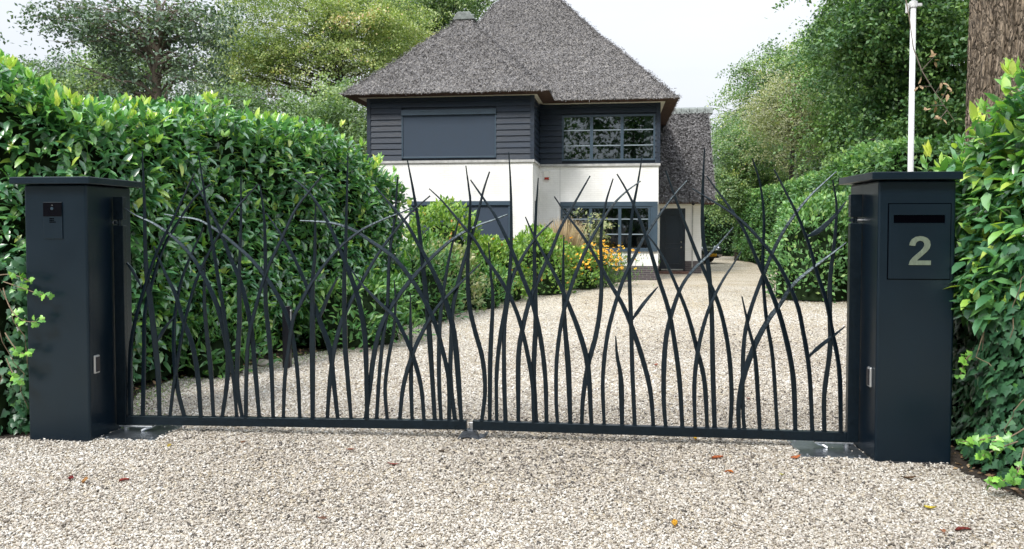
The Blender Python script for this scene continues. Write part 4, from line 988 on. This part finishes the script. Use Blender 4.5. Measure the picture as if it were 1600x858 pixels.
# airy pale shrub before the window
def airy():
    c = AT(925, 400, 21.8); t = thing('cornelian_shrub', 'airy shrub with pale leaves standing in front of the ground floor window', 'shrub', (c.x, 21.8, 0))
    m = MB(); P, Fv = [], []
    for k in range(16):
        a = random.uniform(0, 6.28); hh = random.uniform(1.3, 2.15); l = random.uniform(.1, .75); pts = []
        for i in range(6):
            tt = i / 5; pts.append(Vector((l * tt ** 1.4 * math.cos(a), l * .5 * tt * math.sin(a), hh * tt)))
            if i > 1:
                for _ in range(16): P.append(pts[-1] + Vector((random.gauss(0, .09), random.gauss(0, .09), random.gauss(0, .05))))
        m.tube(pts, [.012, .01, .008, .006, .004, .003], 5)
    P = np.array([tuple(p) for p in P]); n = len(P)
    leafmesh('foliage', P, runit(n) + np.array([0, 0, -.1]), np.array([0, -.5, 1.]) + runit(n) * .4, rng.uniform(.07, .13, n), DIAMOND, rng.uniform(.3, 1, n), paleshrubm, t)
    m.build('stem', barkm, t)
airy()
def grass_clump():
    c = AT(881, 400, 21.2); t = thing('ornamental_grass', 'tall dry straw coloured grass clump against the white wall', 'grass clump', (c.x, 21.2, 0))
    n = 1300; m = []; V, Fc = [], []; rr = []
    for k in range(n):
        a = random.uniform(0, 6.28); r0 = random.uniform(0, .36); hh = random.uniform(.9, 1.9); sp_ = random.uniform(0, .5) * hh / 1.8; w_ = random.uniform(.006, .012); px = random.uniform(0, 3.14); b = len(V)
        for i in range(5):
            tt = i / 4; x = (r0 + sp_ * tt ** 2) * math.cos(a); y = (r0 + sp_ * tt ** 2) * math.sin(a); z = hh * (tt - .12 * tt ** 3 * sp_ * 2); ww = w_ * (1 - tt * .7) * (2.2 if i == 3 and k % 3 == 0 else 1)
            V += [(x - ww * math.cos(px), y - ww * math.sin(px), z), (x + ww * math.cos(px), y + ww * math.sin(px), z)]
        for i in range(4): Fc.append((b + 2 * i, b + 2 * i + 1, b + 2 * i + 3, b + 2 * i + 2))
        rr += [random.random()] * 10
    npmesh('blades', np.array(V), [np.array(Fc)], np.array(rr), strawm, t)
grass_clump()
def flowers():
    c = AT(938, 440, 21.0); cx, cy = c.x, 21.0
    t = thing('orange_coneflower', 'bushy orange coneflower clump in bloom at the house corner', 'flowers', (cx, cy, 0))
    n = 2600; d = runit(n); P = np.stack([rng.normal(size=n) * .42, rng.normal(size=n) * .35, rng.random(n) ** .8 * .82], 1)
    leafmesh('foliage', P, runit(n) * .7 + np.array([0, 0, .7]), runit(n), rng.uniform(.06, .13, n), DIAMOND, rng.uniform(.1, .6, n), shrubm, t, wid=.5)
    k = 190; Q = np.stack([rng.normal(size=k) * .37 + .02, -.1 - np.abs(rng.normal(size=k)) * .25, rng.normal(.82, .17, k)], 1)
    # each flower eight petals
    A = np.arange(8) * math.pi / 4; up = nrm(np.array([0, -.55, .8]) + runit(k) * .35); s1 = nrm(np.cross(up, runit(k))); s2 = np.cross(up, s1)
    fw = (np.cos(A)[None, :, None] * s1[:, None] + np.sin(A)[None, :, None] * s2[:, None] - .25 * up[:, None]).reshape(-1, 3)
    fl = leafmesh('blossoms', np.repeat(Q, 8, 0), fw, np.repeat(up, 8, 0), np.repeat(rng.uniform(.035, .055, k), 8), DIAMOND, np.repeat(rng.random(k), 8), flowerm, t)
    fl['kind'] = 'stuff'
    b = MB()
    for q, u in zip(Q, up): b.tube([tuple(q), tuple(q + u * .02)], [.014, .006], 6)
    b.build('flower_centres', simple('flower_centre', (.05, .02, .01), .8), t)['kind'] = 'stuff'
    st = MB()
    for q in Q[::3]: st.tube([(q[0] * .5, q[1] * .5, 0), (q[0] * .9, q[1] * .9, q[2] * .6), tuple(q)], .005, 4)
    st.build('stem', laurelfar, t)
    t2 = shrub('garden_shrub', 'loose green perennial mixed with orange blooms left of the coneflowers', 'shrub', (1.75, 20.4), .6, .95, 1500, .1, shrubm, bright=.2)
    k = 40; Q = np.stack([rng.normal(size=k) * .3, -.35 - np.abs(rng.normal(size=k)) * .12, rng.normal(.72, .16, k)], 1)
    up = nrm(np.array([0, -.55, .8]) + runit(k) * .35); s1 = nrm(np.cross(up, runit(k))); s2 = np.cross(up, s1)
    fw = (np.cos(A)[None, :, None] * s1[:, None] + np.sin(A)[None, :, None] * s2[:, None]).reshape(-1, 3)
    leafmesh('blossoms', np.repeat(Q, 8, 0), fw, np.repeat(up, 8, 0), .045, DIAMOND, np.repeat(rng.random(k), 8), flowerm, t2)['kind'] = 'stuff'
flowers()

# ------------------------------------------------------------------ trees
def tree(name, label, base, trunk_h, tr, blobs, mat, bark, leaf=.16, nl=170, small=.74, more=1.45, cr=.75, group=None, lean=(0, 0), nlimb=40, flat=.45, bias=0.0, seed=1):
    rs = random.Random(seed); g = np.random.default_rng(seed)
    t = thing(name, label, 'tree', (base[0], base[1], 0), 0, group)
    m = MB(); T = []
    for i in range(9):
        k = i / 8; T.append(Vector((lean[0] * k + rs.uniform(-.12, .12) * k * trunk_h / 6, lean[1] * k, trunk_h * k)))
    m.tube(T, [tr * (1.25 if i == 0 else 1) * (1 - .72 * i / 8) for i in range(9)], 10)
    C_ = []
    for (x, y, z, rx, ry, rz, nc) in blobs:
        d = nrm(g.normal(size=(nc, 3))); rad = g.random(nc) ** (1 / 2.4)
        C_.append(np.array([x, y, z]) + d * rad[:, None] * np.array([rx, ry, rz]))
    C_ = np.concatenate(C_); nc = len(C_)
    idx = g.permutation(nc)[:nlimb]
    for i in idx:
        c = Vector(C_[i]); k = min(max((c.z - rs.uniform(.25, .5) * max(1, (c - Vector((T[4].x, T[4].y, c.z))).length)) / trunk_h, .25), .97); a = k * 8; i0 = int(min(a, 7)); p0 = T[i0].lerp(T[i0 + 1], a - i0)
        r0 = tr * (1 - .72 * k) * rs.uniform(.35, .6); mid = p0.lerp(c, .5) + Vector((rs.uniform(-.3, .3), rs.uniform(-.3, .3), rs.uniform(.0, .5)))
        m.tube([p0, p0.lerp(mid, .5) + Vector((rs.uniform(-.1, .1), 0, .1)), mid, mid.lerp(c, .55) + Vector((rs.uniform(-.2, .2), 0, rs.uniform(-.1, .2))), c], [r0, r0 * .75, r0 * .5, r0 * .3, r0 * .12], 6, cap=False)
        for _ in range(3):
            q = c + Vector((rs.uniform(-1, 1), rs.uniform(-1, 1), rs.uniform(-.5, .6))) * cr * 1.2; m.tube([mid.lerp(c, .6), mid.lerp(q, .75), q], [r0 * .25, r0 * .14, r0 * .06], 4, cap=False)
    m.build('trunk', bark, t, smooth=True)
    nl = int(nl * more); leaf *= small
    n = nc * nl; K_ = 9; sub = g.normal(size=(nc, K_, 3)) * cr * np.array([.66, .66, .66 * max(flat, .4)]) * g.uniform(.6, 1.35, (nc, 1, 1))
    sel_ = g.integers(0, K_, (nc, nl)); sub = np.take_along_axis(sub, sel_[:, :, None], 1).reshape(-1, 3)
    P = np.repeat(C_, nl, 0) + sub + g.normal(size=(n, 3)) * cr * np.array([.24, .24, .24 * flat])
    P[:, 2] -= .25 * ((P[:, 0] - np.repeat(C_[:, 0], nl)) ** 2 + (P[:, 1] - np.repeat(C_[:, 1], nl)) ** 2) / cr
    cl = np.repeat(g.normal(size=nc) * .13, nl) + np.take_along_axis(g.normal(size=(nc, K_)) * .10, sel_, 1).reshape(-1)
    rnd = np.clip(.45 + bias + cl + g.normal(size=n) * .13 + .15 * lump(P, 1.1), 0, 1)
    Fw = nrm(g.normal(size=(n, 3))) + np.array([0, 0, -.2]); Up = nrm(g.normal(size=(n, 3))) * .8 + np.array([0, -.2, 1])
    leafmesh('crown', P, Fw, Up, leaf * g.uniform(.7, 1.25, n), DIAMOND, rnd, mat, t, wid=1.15, smooth=False)
    return t
def loc(px, py, Y): p = AT(px, py, Y); return p
def B(base, px, py, Y, rpx, rpy, ry, nc):
    p = AT(px, py, Y); s = Y / F; return (p.x - base[0], Y - base[1], p.z, rpx * s, ry, rpy * s, nc)
# left: oak
b = (AT(250, 100, 21).x, 21.)
tree('oak_tree', 'dark leafed oak with a bare slender trunk above the middle of the laurel hedge', b, 7.6, .21,
     [B(b, 235, 40, 21, 100, 62, 1.8, 25), B(b, 290, 110, 21, 50, 50, 1.5, 9), B(b, 180, 60, 21, 60, 40, 1.3, 8), B(b, 85, 40, 21, 38, 22, .8, 6), B(b, 110, 5, 21, 40, 10, .8, 4), B(b, 210, 130, 21, 50, 36, 1.3, 12), B(b, 300, 30, 21, 50, 40, 1.5, 16)], oakm, barkm, leaf=.15, nl=100, cr=.62, nlimb=70, seed=3)
b = (AT(150, 100, 27).x, 27.)
tree('birch_tree', 'light green tree lower and left of the slender oak behind the laurel hedge', b, 5.6, .16,
     [B(b, 150, 125, 27, 75, 40, 2, 44), B(b, 215, 100, 27, 60, 45, 2, 30), B(b, 65, 130, 27, 45, 25, 1.5, 12), B(b, 100, 160, 27, 90, 30, 2, 24)], lightm, barkm, leaf=.15, nl=150, cr=.7, seed=4)
b = (AT(25, 100, 34).x, 34.)
tree('dark_fir', 'dark distant tree just showing over the hedge at the far left', b, 5.5, .15, [B(b, 30, 128, 34, 40, 32, 2, 24), B(b, 90, 120, 34, 40, 30, 2, 18), B(b, -60, 120, 34, 60, 40, 2, 20)], oakm, barkdark, leaf=.17, nl=120, cr=.7, seed=5)
b = (AT(530, 100, 38).x, 38.)
tree('maple_tree', 'large yellowing tree directly left of the thatched roof', b, 10.5, .28,
     [B(b, 520, 60, 38, 130, 80, 4, 120), B(b, 420, 110, 38, 85, 60, 3, 56), B(b, 600, 50, 38, 80, 70, 3, 60), B(b, 480, -20, 38, 140, 40, 4, 50), B(b, 375, 60, 38, 50, 70, 3, 34)], yellowm, barkdark, leaf=.16, nl=190, cr=.85, nlimb=80, bias=.0, seed=6, flat=.3)
b = (AT(690, 10, 46).x, 46.)
tree('maple_tree', 'green tree with orange tips rising behind the left slope of the thatched roof', b, 12.0, .3, [B(b, 690, 10, 46, 80, 50, 4, 80), B(b, 640, 60, 46, 70, 60, 4, 60), B(b, 760, -20, 46, 60, 30, 3, 30)], lightm, barkdark, leaf=.22, nl=160, cr=1.0, bias=.12, seed=7)
b = (AT(500, 200, 31).x, 31.)
tree('beech_tree', 'mid green low branched tree between the laurel hedge and the house wall', b, 6.0, .2,
     [B(b, 530, 190, 31, 70, 60, 2.5, 70), B(b, 440, 190, 31, 70, 45, 2.5, 50), B(b, 360, 180, 31, 60, 50, 2.5, 44), B(b, 545, 235, 31, 50, 50, 2, 30)], lightm, barkdark, leaf=.17, nl=150, cr=.8, bias=-.08, seed=8)
# right
b = (AT(1420, 100, 20).x, 20.)
tree('beech_tree', 'dense dark green tree behind the flagpole', b, 9.5, .28,
     [B(b, 1420, 60, 20, 95, 80, 2.5, 120), B(b, 1440, 180, 20, 80, 80, 2, 90), B(b, 1370, 40, 20, 60, 50, 2, 50), B(b, 1480, 120, 20, 60, 120, 2, 60), B(b, 1400, -60, 20, 110, 60, 3, 60), B(b, 1400, 235, 20, 60, 40, 1.6, 30)], darkm, barkdark, leaf=.16, nl=150, cr=.62, seed=9, nlimb=60, bias=.12)
b = (AT(1345, 130, 29).x, 29.)
tree('beech_tree', 'brighter green tree just left of the dense dark tree above the clipped hedge', b, 8.0, .25, [B(b, 1340, 130, 29, 70, 110, 3, 120), B(b, 1310, 60, 29, 50, 50, 2, 36), B(b, 1380, 200, 29, 80, 60, 3, 50)], darkm, barkdark, leaf=.16, nl=170, cr=.75, bias=.26, seed=10)
b = (AT(1240, 150, 45).x, 45.)
tree('birch_tree', 'tall mid green tree with yellow tips against the sky right of the house', b, 11.0, .3, [B(b, 1250, 120, 45, 80, 60, 4, 90), B(b, 1200, 130, 45, 60, 50, 3, 44), B(b, 1290, 90, 45, 50, 50, 3, 50), B(b, 1190, 200, 45, 70, 60, 3, 50), B(b, 1160, 210, 45, 30, 70, 3, 26)], palem, barkdark, leaf=.20, nl=120, cr=.9, bias=.05, seed=11)
b = (AT(1240, 200, 33).x, 33.)
tree('pale_larch', 'pale khaki half bare tree with visible branches right of the house', b, 7.4, .15, [B(b, 1240, 145, 33, 50, 50, 2, 34), B(b, 1245, 215, 33, 55, 45, 2, 34), B(b, 1210, 185, 33, 42, 52, 2, 22), B(b, 1275, 180, 33, 34, 55, 2, 18)], khakim, barkdark, leaf=.13, nl=130, cr=.9, nlimb=60, seed=12)
b = (AT(1165, 250, 36).x, 37.)
tree('beech_tree', 'low green tree with layered boughs directly right of the low thatched wing', b, 5.4, .16, [B(b, 1160, 240, 37, 42, 60, 2, 60), B(b, 1195, 260, 37, 36, 45, 2, 40), B(b, 1140, 300, 37, 36, 40, 2, 40), B(b, 1200, 290, 37, 50, 30, 2, 20)], palem, barkdark, leaf=.16, nl=140, cr=.7, flat=.22, bias=-.12, seed=13)
b = (AT(1310, 250, 42).x, 42.)
tree('pine_tree', 'blue green hazy tree behind the clipped hedge in the gap under the bright beech', b, 7.5, .22, [B(b, 1300, 200, 42, 60, 70, 3, 80), B(b, 1250, 250, 42, 60, 40, 3, 40), B(b, 1370, 220, 42, 60, 60, 3, 40)], oakm, barkdark, leaf=.2, nl=150, cr=.9, bias=.1, seed=14)
# far rows that close the horizon behind hedge and house
for i, (px, Y, top, lab) in enumerate(((60, 62, 150, 'far leftmost'), (330, 64, 110, 'far tree left of the yellowing maple'), (640, 66, 110, 'far tree hidden mostly by the left roof slope'), (1130, 64, 230, 'far tree beside the low wing ridge'), (1330, 62, 150, 'far tree behind the hazy pine'), (1520, 60, 60, 'far tree behind the great oak trunk'))):
    b = (AT(px, 200, Y).x, float(Y))
    tree('woodland_tree', ('far grey green woodland tree at the left edge' if i == 0 else 'woodland tree, ' + lab), b, 9, .3, [B(b, px, (top + 330) / 2, Y, 100, (330 - top) / 2, 5, 110)], oakm, barkdark, leaf=.28, nl=110, cr=1.3, bias=.1, seed=20 + i, group='woodland trees closing the view', nlimb=12)
# great oak trunk at the right edge
def oak():
    c = AT(1566, 130, 9.4); t = thing('oak_tree', 'massive furrowed oak trunk rising behind the laurel at the right edge', 'tree', (c.x, 9.4, 0))
    V, Fc = [], []; nu, nv = 230, 420; H = 9.0; r0 = .42
    for j in range(nv + 1):
        z = H * j / nv
        for i in range(nu):
            a = 2 * math.pi * i / nu; rr = r0 * (1 + .5 * math.exp(-z * 1.6)) * (1 - .03 * z)
            q = Vector((math.cos(a) * 9, math.sin(a) * 9, z * 2.3)); w_ = noise.noise_vector(q * .5) * .9
            rid = abs(noise.noise(Vector((q.x * 1.15 + w_.x, q.y * 1.15 + w_.y, q.z * .42)))); cr_ = abs(noise.noise(Vector((q.x * 1.5, q.y * 1.5, z * 7))))
            rr += .085 * (1 - math.exp(-rid * 9)) - .06 + .02 * (1 - math.exp(-cr_ * 12)) + .012 * noise.noise(q * 4)
            rr += .03 * noise.noise(Vector((math.cos(a), math.sin(a), z * .5)))
            V.append((rr * math.cos(a) + .03 * z * .5, rr * math.sin(a), z))
    for j in range(nv):
        for i in range(nu): Fc.append((j * nu + i, j * nu + (i + 1) % nu, (j + 1) * nu + (i + 1) % nu, (j + 1) * nu + i))
    npmesh('trunk', np.array(V), [np.array(Fc)], np.zeros(len(V)), oakbark, t, smooth=True)
    m = MB()
    for k in range(9):
        a = k * .7 + .3; l = random.uniform(1.5, 3.2); p = Vector((.14, 0, 6.4 + .28 * k)); e = p + Vector((l * math.cos(a), l * math.sin(a), l * .8)); m.tube([p, p.lerp(e, .5) + Vector((0, 0, .2)), e], [.14, .09, .04], 8)
    m.build('limb', barkdark, t, smooth=True)
    n = 15000; d = runit(n) * (rng.random(n) ** .4)[:, None]; P = d * np.array([3.2, 3.0, 2.0]) + np.array([1.2, .5, 9.4]); P += .35 * np.stack([lump(P, 3), lump(P[:, ::-1], 3), lump(P, 4)], 1)
    leafmesh('crown', P, runit(n), np.array([0, 0, 1.]) + runit(n) * .7, .14, DIAMOND, rng.uniform(0, 1, n), darkm, t)
    # hanging dead twig with withered leaves
    A_ = [AT(1421, 28, 8.6), AT(1427, 75, 8.5), AT(1440, 110, 8.4), AT(1455, 135, 8.35), AT(1475, 165, 8.3), AT(1492, 190, 8.3)]; o_ = Vector((c.x, 9.4, 0))
    top = AT(1400, -80, 8.8)
    m = MB(); pts = [q - o_ for q in [AT(1425, -160, 9.0), top] + A_]; m.tube(pts, [.012, .008, .006, .006, .0055, .005, .004, .003], 6)
    tw = []
    for (a, b) in (((1440, 110), (1460, 88)), ((1455, 135), (1437, 135)), ((1462, 145), (1475, 125)), ((1475, 165), (1455, 165)), ((1480, 172), (1468, 186)), ((1470, 158), (1480, 140))):
        p, q = AT(*a, 8.4), AT(*b, 8.35); m.tube([p - o_, q - o_], [.005, .003], 5); tw += [q - o_, p.lerp(q, .7) - o_]
    m.build('hanging_branch', barkm, t)
    Q = np.array([tuple(q) for q in tw]).repeat(2, 0); k = len(Q)
    leafmesh('withered_leaves', Q + rng.normal(size=(k, 3)) * .02, runit(k), np.array([0, -1, .5]) + runit(k) * .5, rng.uniform(.06, .11, k), LAUREL, rng.uniform(.7, 1, k), deadm, t)
oak()
# trees across the street behind the viewer (seen in the window panes)
def back_tree(x, y, s):
    return tree('street_tree', 'street tree across the road behind the viewer, mirrored in the windows at x %d' % x, (x, y), 8 * s, .3, [(0, 0, 9.5 * s, 4.2 * s, 3 * s, 5.2 * s, 110), (0, 0, 3.5, 4.2 * s, 2.5, 2.6, 60)], darkm, barkdark, leaf=.34, nl=75, cr=1.3, group='street trees behind the viewer', nlimb=14, small=1, more=1, seed=int(x * 3 + 200))
for nm, (x, y, s) in zip(('far left', 'left', 'middle left', 'middle', 'right', 'far right', 'rightmost'), ((-24, -17, 1.25), (-16, -20, 1.1), (-9, -16, 1.3), (-1.5, -21, 1.2), (6, -17, 1.0), (13, -19, 1.3), (21, -17, 1.1))):
    t = back_tree(x, y, s); t['label'] = 'street tree behind the viewer mirrored in the panes, ' + nm + ' of its row'

# ------------------------------------------------------------------ flagpole
p = AT(1420, 300, 12); t = thing('flagpole', 'white flagpole rising behind the house number pillar', 'flagpole', (p.x + .02, 12, 0))
MB().tube([(0, 0, 0), (0, 0, 2.5), (0.0, 0, 4.9)], [.044, .041, .038], 18).build('pole', polem, t, smooth=True)
MB().tube([(0, 0, 4.9), (0, 0, 8.2)], [.029, .024], 16).build('upper_pole', polem, t, smooth=True)
MB().box((-.09, -.025, 4.86), (.12, .025, 4.90)).box((-.11, -.02, 4.76), (-.07, .02, 4.90)).tube([(0, 0, 4.84), (0, 0, 4.93)], .055, 16).build('bracket', polem, t, bevel=.004)
# sensor post in the left bed, dark post by the right pillar
p = G(449, 575); t = thing('sensor_post', 'short black post with a silver light sensor in front of the laurel hedge', 'post', (p.x, p.y, 0))
MB().box((-.042, -.042, 0), (.042, .042, .70)).build('post', blackp, t, bevel=.004)
q = MB().box((.043, -.03, .52), (.056, .03, .66)).build('sensor', alu, t, bevel=.004)
MB().box((.056, -.02, .54), (.061, .02, .64)).build('sensor_lens', blackp, q)
t = thing('fence_post', 'dark steel post half hidden between the right pillar and the ivy', 'post', (3.30, 5.92, 0), -GY)
MB().box((-.04, -.04, 0), (.04, .04, 1.55)).build('post', steel, t, bevel=.004)
MB().box((-.045, -.045, 1.55), (.045, .045, 1.565)).build('cap', blackp, t)
# stone in bed
p = G(412, 572); m = bmesh.new(); bmesh.ops.create_icosphere(m, subdivisions=3, radius=.08)
for v in m.verts: v.co += v.co.normalized() * noise.noise(v.co * 14) * .02; v.co.z *= .6; v.co.x *= 1.2
me = bpy.data.meshes.new('stone'); m.to_mesh(me); m.free(); me.materials.append(simple('boulder', (.35, .32, .27), .9, nscale=20, namt=.3)); o = bpy.data.objects.new('stone', me); COL.objects.link(o); o.location = (p.x, p.y, .03); tag(o, 'small pale rock at the soil edge below the laurel hedge', 'stone')

# ------------------------------------------------------------------ car behind the house corner
def car():
    a = R(44); p = AT(1112, 405, 33.6); fwd = Vector((math.sin(a), -math.cos(a), 0))
    t = thing('parked_car', 'dark small car parked nose forward behind the house corner', 'car', (p.x - fwd.x * 1.95, p.y - fwd.y * 1.95, 0), a)
    lo = [(-1.90, .26), (-1.98, .40), (-1.99, .58), (-1.90, .72), (-1.55, .84), (-.95, .93), (.4, .96), (1.7, .94), (1.92, .82), (1.98, .55), (1.93, .26)]
    MB().prism([(y, z) for y, z in lo], 0, -.84, .84).build('body', carpaint, t, bevel=.07, seg=4, smooth=True)
    b0 = [(-.74, -.98, .90), (.74, -.98, .90), (.74, 1.72, .90), (-.74, 1.72, .90)]; t0 = [(-.55, -.28, 1.37), (.55, -.28, 1.37), (.56, 1.05, 1.36), (-.56, 1.05, 1.36)]
    MB().poly(t0).poly([(x * .98, y, z - .04) for x, y, z in t0]).prism([(-.56, -.30), (.56, -.30), (.57, 1.07), (-.57, 1.07)], 2, 1.35, 1.40).build('roof', carpaint, t, bevel=.02, smooth=True)
    MB().poly([b0[0], b0[1], t0[1], t0[0]]).build('windscreen', lampglass, t); MB().poly([b0[2], b0[3], t0[3], t0[2]]).build('rear_window', blackglass, t)
    MB().poly([b0[1], b0[2], t0[2], t0[1]]).build('side_window', blackglass, t); MB().poly([b0[3], b0[0], t0[0], t0[3]]).build('side_window', blackglass, t)
    for k in (0, 1):
        x0, y0, z0 = b0[k]; x1, y1, z1 = t0[k]; MB().tube([(x0, y0, z0), (x1, y1, z1)], .035, 8).build('pillar', carpaint, t)
    for sx in (-1, 1):
        h = MB().tube([(sx * .60, -1.72, .72), (sx * .60, -1.97, .65)], [.135, .12], 18); h.build('headlight', lampglass, t)
        MB().tube([(sx * .60, -1.90, .672), (sx * .60, -1.95, .66)], [.15, .145], 18).build('headlight_ring', chrome, t)
        for y in (-1.25, 1.25):
            w2 = MB().tube([(sx * .66, y, .31), (sx * .855, y, .31)], .31, 24).build('tyre', tyrem, t); MB().tube([(sx * .85, y, .31), (sx * .872, y, .31)], [.2, .18], 18).build('rim', chrome, w2)
        MB().box((sx * .90 - .08, -.72, .92), (sx * .90 + .08, -.62, 1.04)).build('mirror', carpaint, t, bevel=.03)
    MB().box((-.48, -2.0, .27), (.48, -1.93, .35)).build('grille', blackp, t, bevel=.01)
    MB().box((-.40, -2.0, .62), (.40, -1.93, .67)).build('grille', chrome, t, bevel=.01)
    t.scale = (1, 1, .9)
    pl = MB().box((-.26, -2.03, .36), (.26, -2.0, .475)).build('licence_plate', platey, t, bevel=.003)
    ch = MB()
    for x in (-.20, -.14, -.05, .01, .07, .16): ch.box((x, -2.036, .385), (x + .03, -2.0285, .45))
    ch.build('plate_characters', blackp, pl)
car()

# ------------------------------------------------------------------ fallen leaves on the gravel
LV = [((110, 749), (.20, .02, .02), 'dark red curled leaf left of the orange one near the bottom left'), ((133, 753), (.42, .22, .07), 'long tan leaf lying near the bottom left'), ((194, 751), (.35, .06, .04), 'reddish leaf right of the long tan leaf near the bottom left'),
      ((265, 696), (.5, .38, .06), 'yellowish leaf in front of the intercom pillar plate'), ((381, 690), (.25, .12, .06), 'brown leaf under the left gate leaf'), ((548, 702), (.3, .13, .08), 'small brown leaf in front of the left gate leaf'),
      ((614, 726), (.33, .07, .05), 'red brown leaf left of the gate stop'), ((1086, 687), (.75, .45, .02), 'bright yellow leaf just below the right bottom rail'), ((1121, 716), (.45, .12, .03), 'curled rusty orange leaf in front of the right gate leaf'),
      ((1139, 737), (.7, .25, .03), 'small orange leaf below the curled rusty one'), ((1221, 741), (.55, .5, .1), 'tiny yellow green leaf left of the drive plate'), ((1169, 622), (.45, .1, .05), 'red leaf inside the drive behind the right gate leaf'),
      ((1243, 715), (.5, .15, .04), 'rusty leaf on the edge of the right motor plate'), ((1454, 795), (.75, .6, .08), 'yellow leaf at the bottom right'), ((1055, 820), (.65, .36, .02), 'amber leaf low in the middle right foreground'),
      ((1505, 828), (.22, .04, .03), 'dark red leaf in the bottom right corner'), ((1473, 829), (.4, .16, .07), 'brown leaf left of the dark red one at bottom right'), ((503, 809), (.2, .1, .06), 'brown leaf in the lower left centre'),
      ((1545, 760), (.13, .07, .04), 'dead brown leaf beside the ivy foot'), ((1420, 748), (.15, .09, .05), 'dead brown leaf in front of the right pillar'), ((1025, 571), (.4, .12, .06), 'red leaf far inside the drive behind the centre of the right leaf'), ((690, 706), (.14, .1, .07), 'dark scrap of leaf left of the gate stop')]
for i, ((px, py), c, lab) in enumerate(LV):
    p = G(px, py, .012); m = bmesh.new(); sc = random.uniform(.03, .045); n = 10; vs = []
    cols = []
    for k in range(9):
        tt = k / 8; wdt = .42 * math.sin(math.pi * tt ** .8) * sc * (1 + .2 * math.sin(k * 2.3 + i)); 
        for s_ in (-1, 0, 1): vs.append(m.verts.new(((tt - .5) * sc * 2, s_ * wdt, .004 + .012 * (abs(s_)) * (0.5 + .5 * math.sin(i)) + .01 * (tt - .5) ** 2 * 4 * math.cos(i))))
    for k in range(8):
        for s_ in (0, 1):
            a = vs[k * 3 + s_]; b_ = vs[k * 3 + s_ + 1]; c_ = vs[k * 3 + 4 + s_]; d_ = vs[k * 3 + 3 + s_]; m.faces.new((a, b_, c_, d_))
    for f_ in m.faces: f_.smooth = True
    bmesh.ops.solidify(m, geom=m.faces[:], thickness=.0008)
    me = bpy.data.meshes.new('fallen_leaf'); m.to_mesh(me); m.free(); me.materials.append(simple('leaf_tint_%d' % i, c, .6, nscale=90, namt=.4))
    o = bpy.data.objects.new('fallen_leaf', me); COL.objects.link(o); o.location = (p.x, p.y, .010); o.rotation_euler = (random.uniform(-.2, .2), random.uniform(-.2, .2), random.uniform(0, 6.28))
    tag(o, 'fallen ' + lab, 'leaf', 'fallen leaves on the gravel')
p = G(1062, 703); m = MB(); m.tube([(-.014, 0, .012), (-.008, 0, .012), (.004, 0, .012), (.014, 0, .012), (.018, 0, .012)], [.004, .011, .012, .008, .002], 12); o = m.build('acorn', simple('acorn_brown', (.05, .035, .02), .5), smooth=True); o.location = (p.x, p.y, .004); tag(o, 'dark acorn lying on the gravel in front of the right gate leaf', 'acorn')
# litter on the planting bed
n = 16000; X = rng.uniform(-4.2, 3.2, n); Y = rng.uniform(6.3, 22, n); inside = ~inpoly(X, Y, DRIVE)
D_ = np.array([list(x) for x in DRIVE[4:17]]); near = np.min(np.hypot(X[:, None] - D_[None, :, 0], Y[:, None] - D_[None, :, 1]), 1)
sel = inside | (rng.random(n) < .05 * (near < .45)); X, Y = X[sel], Y[sel]; n = len(X)
o = leafmesh('leaf_litter', np.stack([X, Y, rng.uniform(-.008, .02, n)], 1), runit(n) * np.array([1, 1, .25]), np.array([0, 0, 1.]) + runit(n) * .5, rng.uniform(.025, .07, n), DIAMOND, rng.random(n), deadm)
tag(o, 'brown dead leaves and bark scraps on the planting bed under the hedge', 'leaf litter', kind='stuff')
n = 2500; X = rng.uniform(2.7, 5.5, n); Y = rng.uniform(3.6, 7, n); inside = ~inpoly(X, Y, DRIVE); X, Y = X[inside], Y[inside]; n = len(X)
o = leafmesh('leaf_litter', np.stack([X, Y, rng.uniform(-.008, .02, n)], 1), runit(n) * np.array([1, 1, .25]), np.array([0, 0, 1.]) + runit(n) * .5, rng.uniform(.02, .06, n), DIAMOND, rng.random(n), deadm)
tag(o, 'dark leaf litter at the foot of the ivy right of the pillar', 'leaf litter', kind='stuff')


n = 5200; k = rng.integers(0, 11, n); A_ = np.array([list(x) for x in DRIVE[4:16]]); u = rng.random(n)[:, None]; Q = A_[k] * (1 - u) + A_[k + 1] * u + np.stack([rng.normal(size=n) * .16 + .10, rng.normal(size=n) * .16 - .08], 1)
o = leafmesh('moss', np.stack([Q[:, 0], Q[:, 1], rng.uniform(.004, .018, n)], 1), runit(n) * np.array([1, 1, .5]), np.array([0, 0, 1.]) + runit(n) * .4, rng.uniform(.012, .03, n), DIAMOND, rng.uniform(.2, .8, n), shrubm)
tag(o, 'thin green moss creeping into the gravel along the planting bed edge', 'moss', kind='stuff')
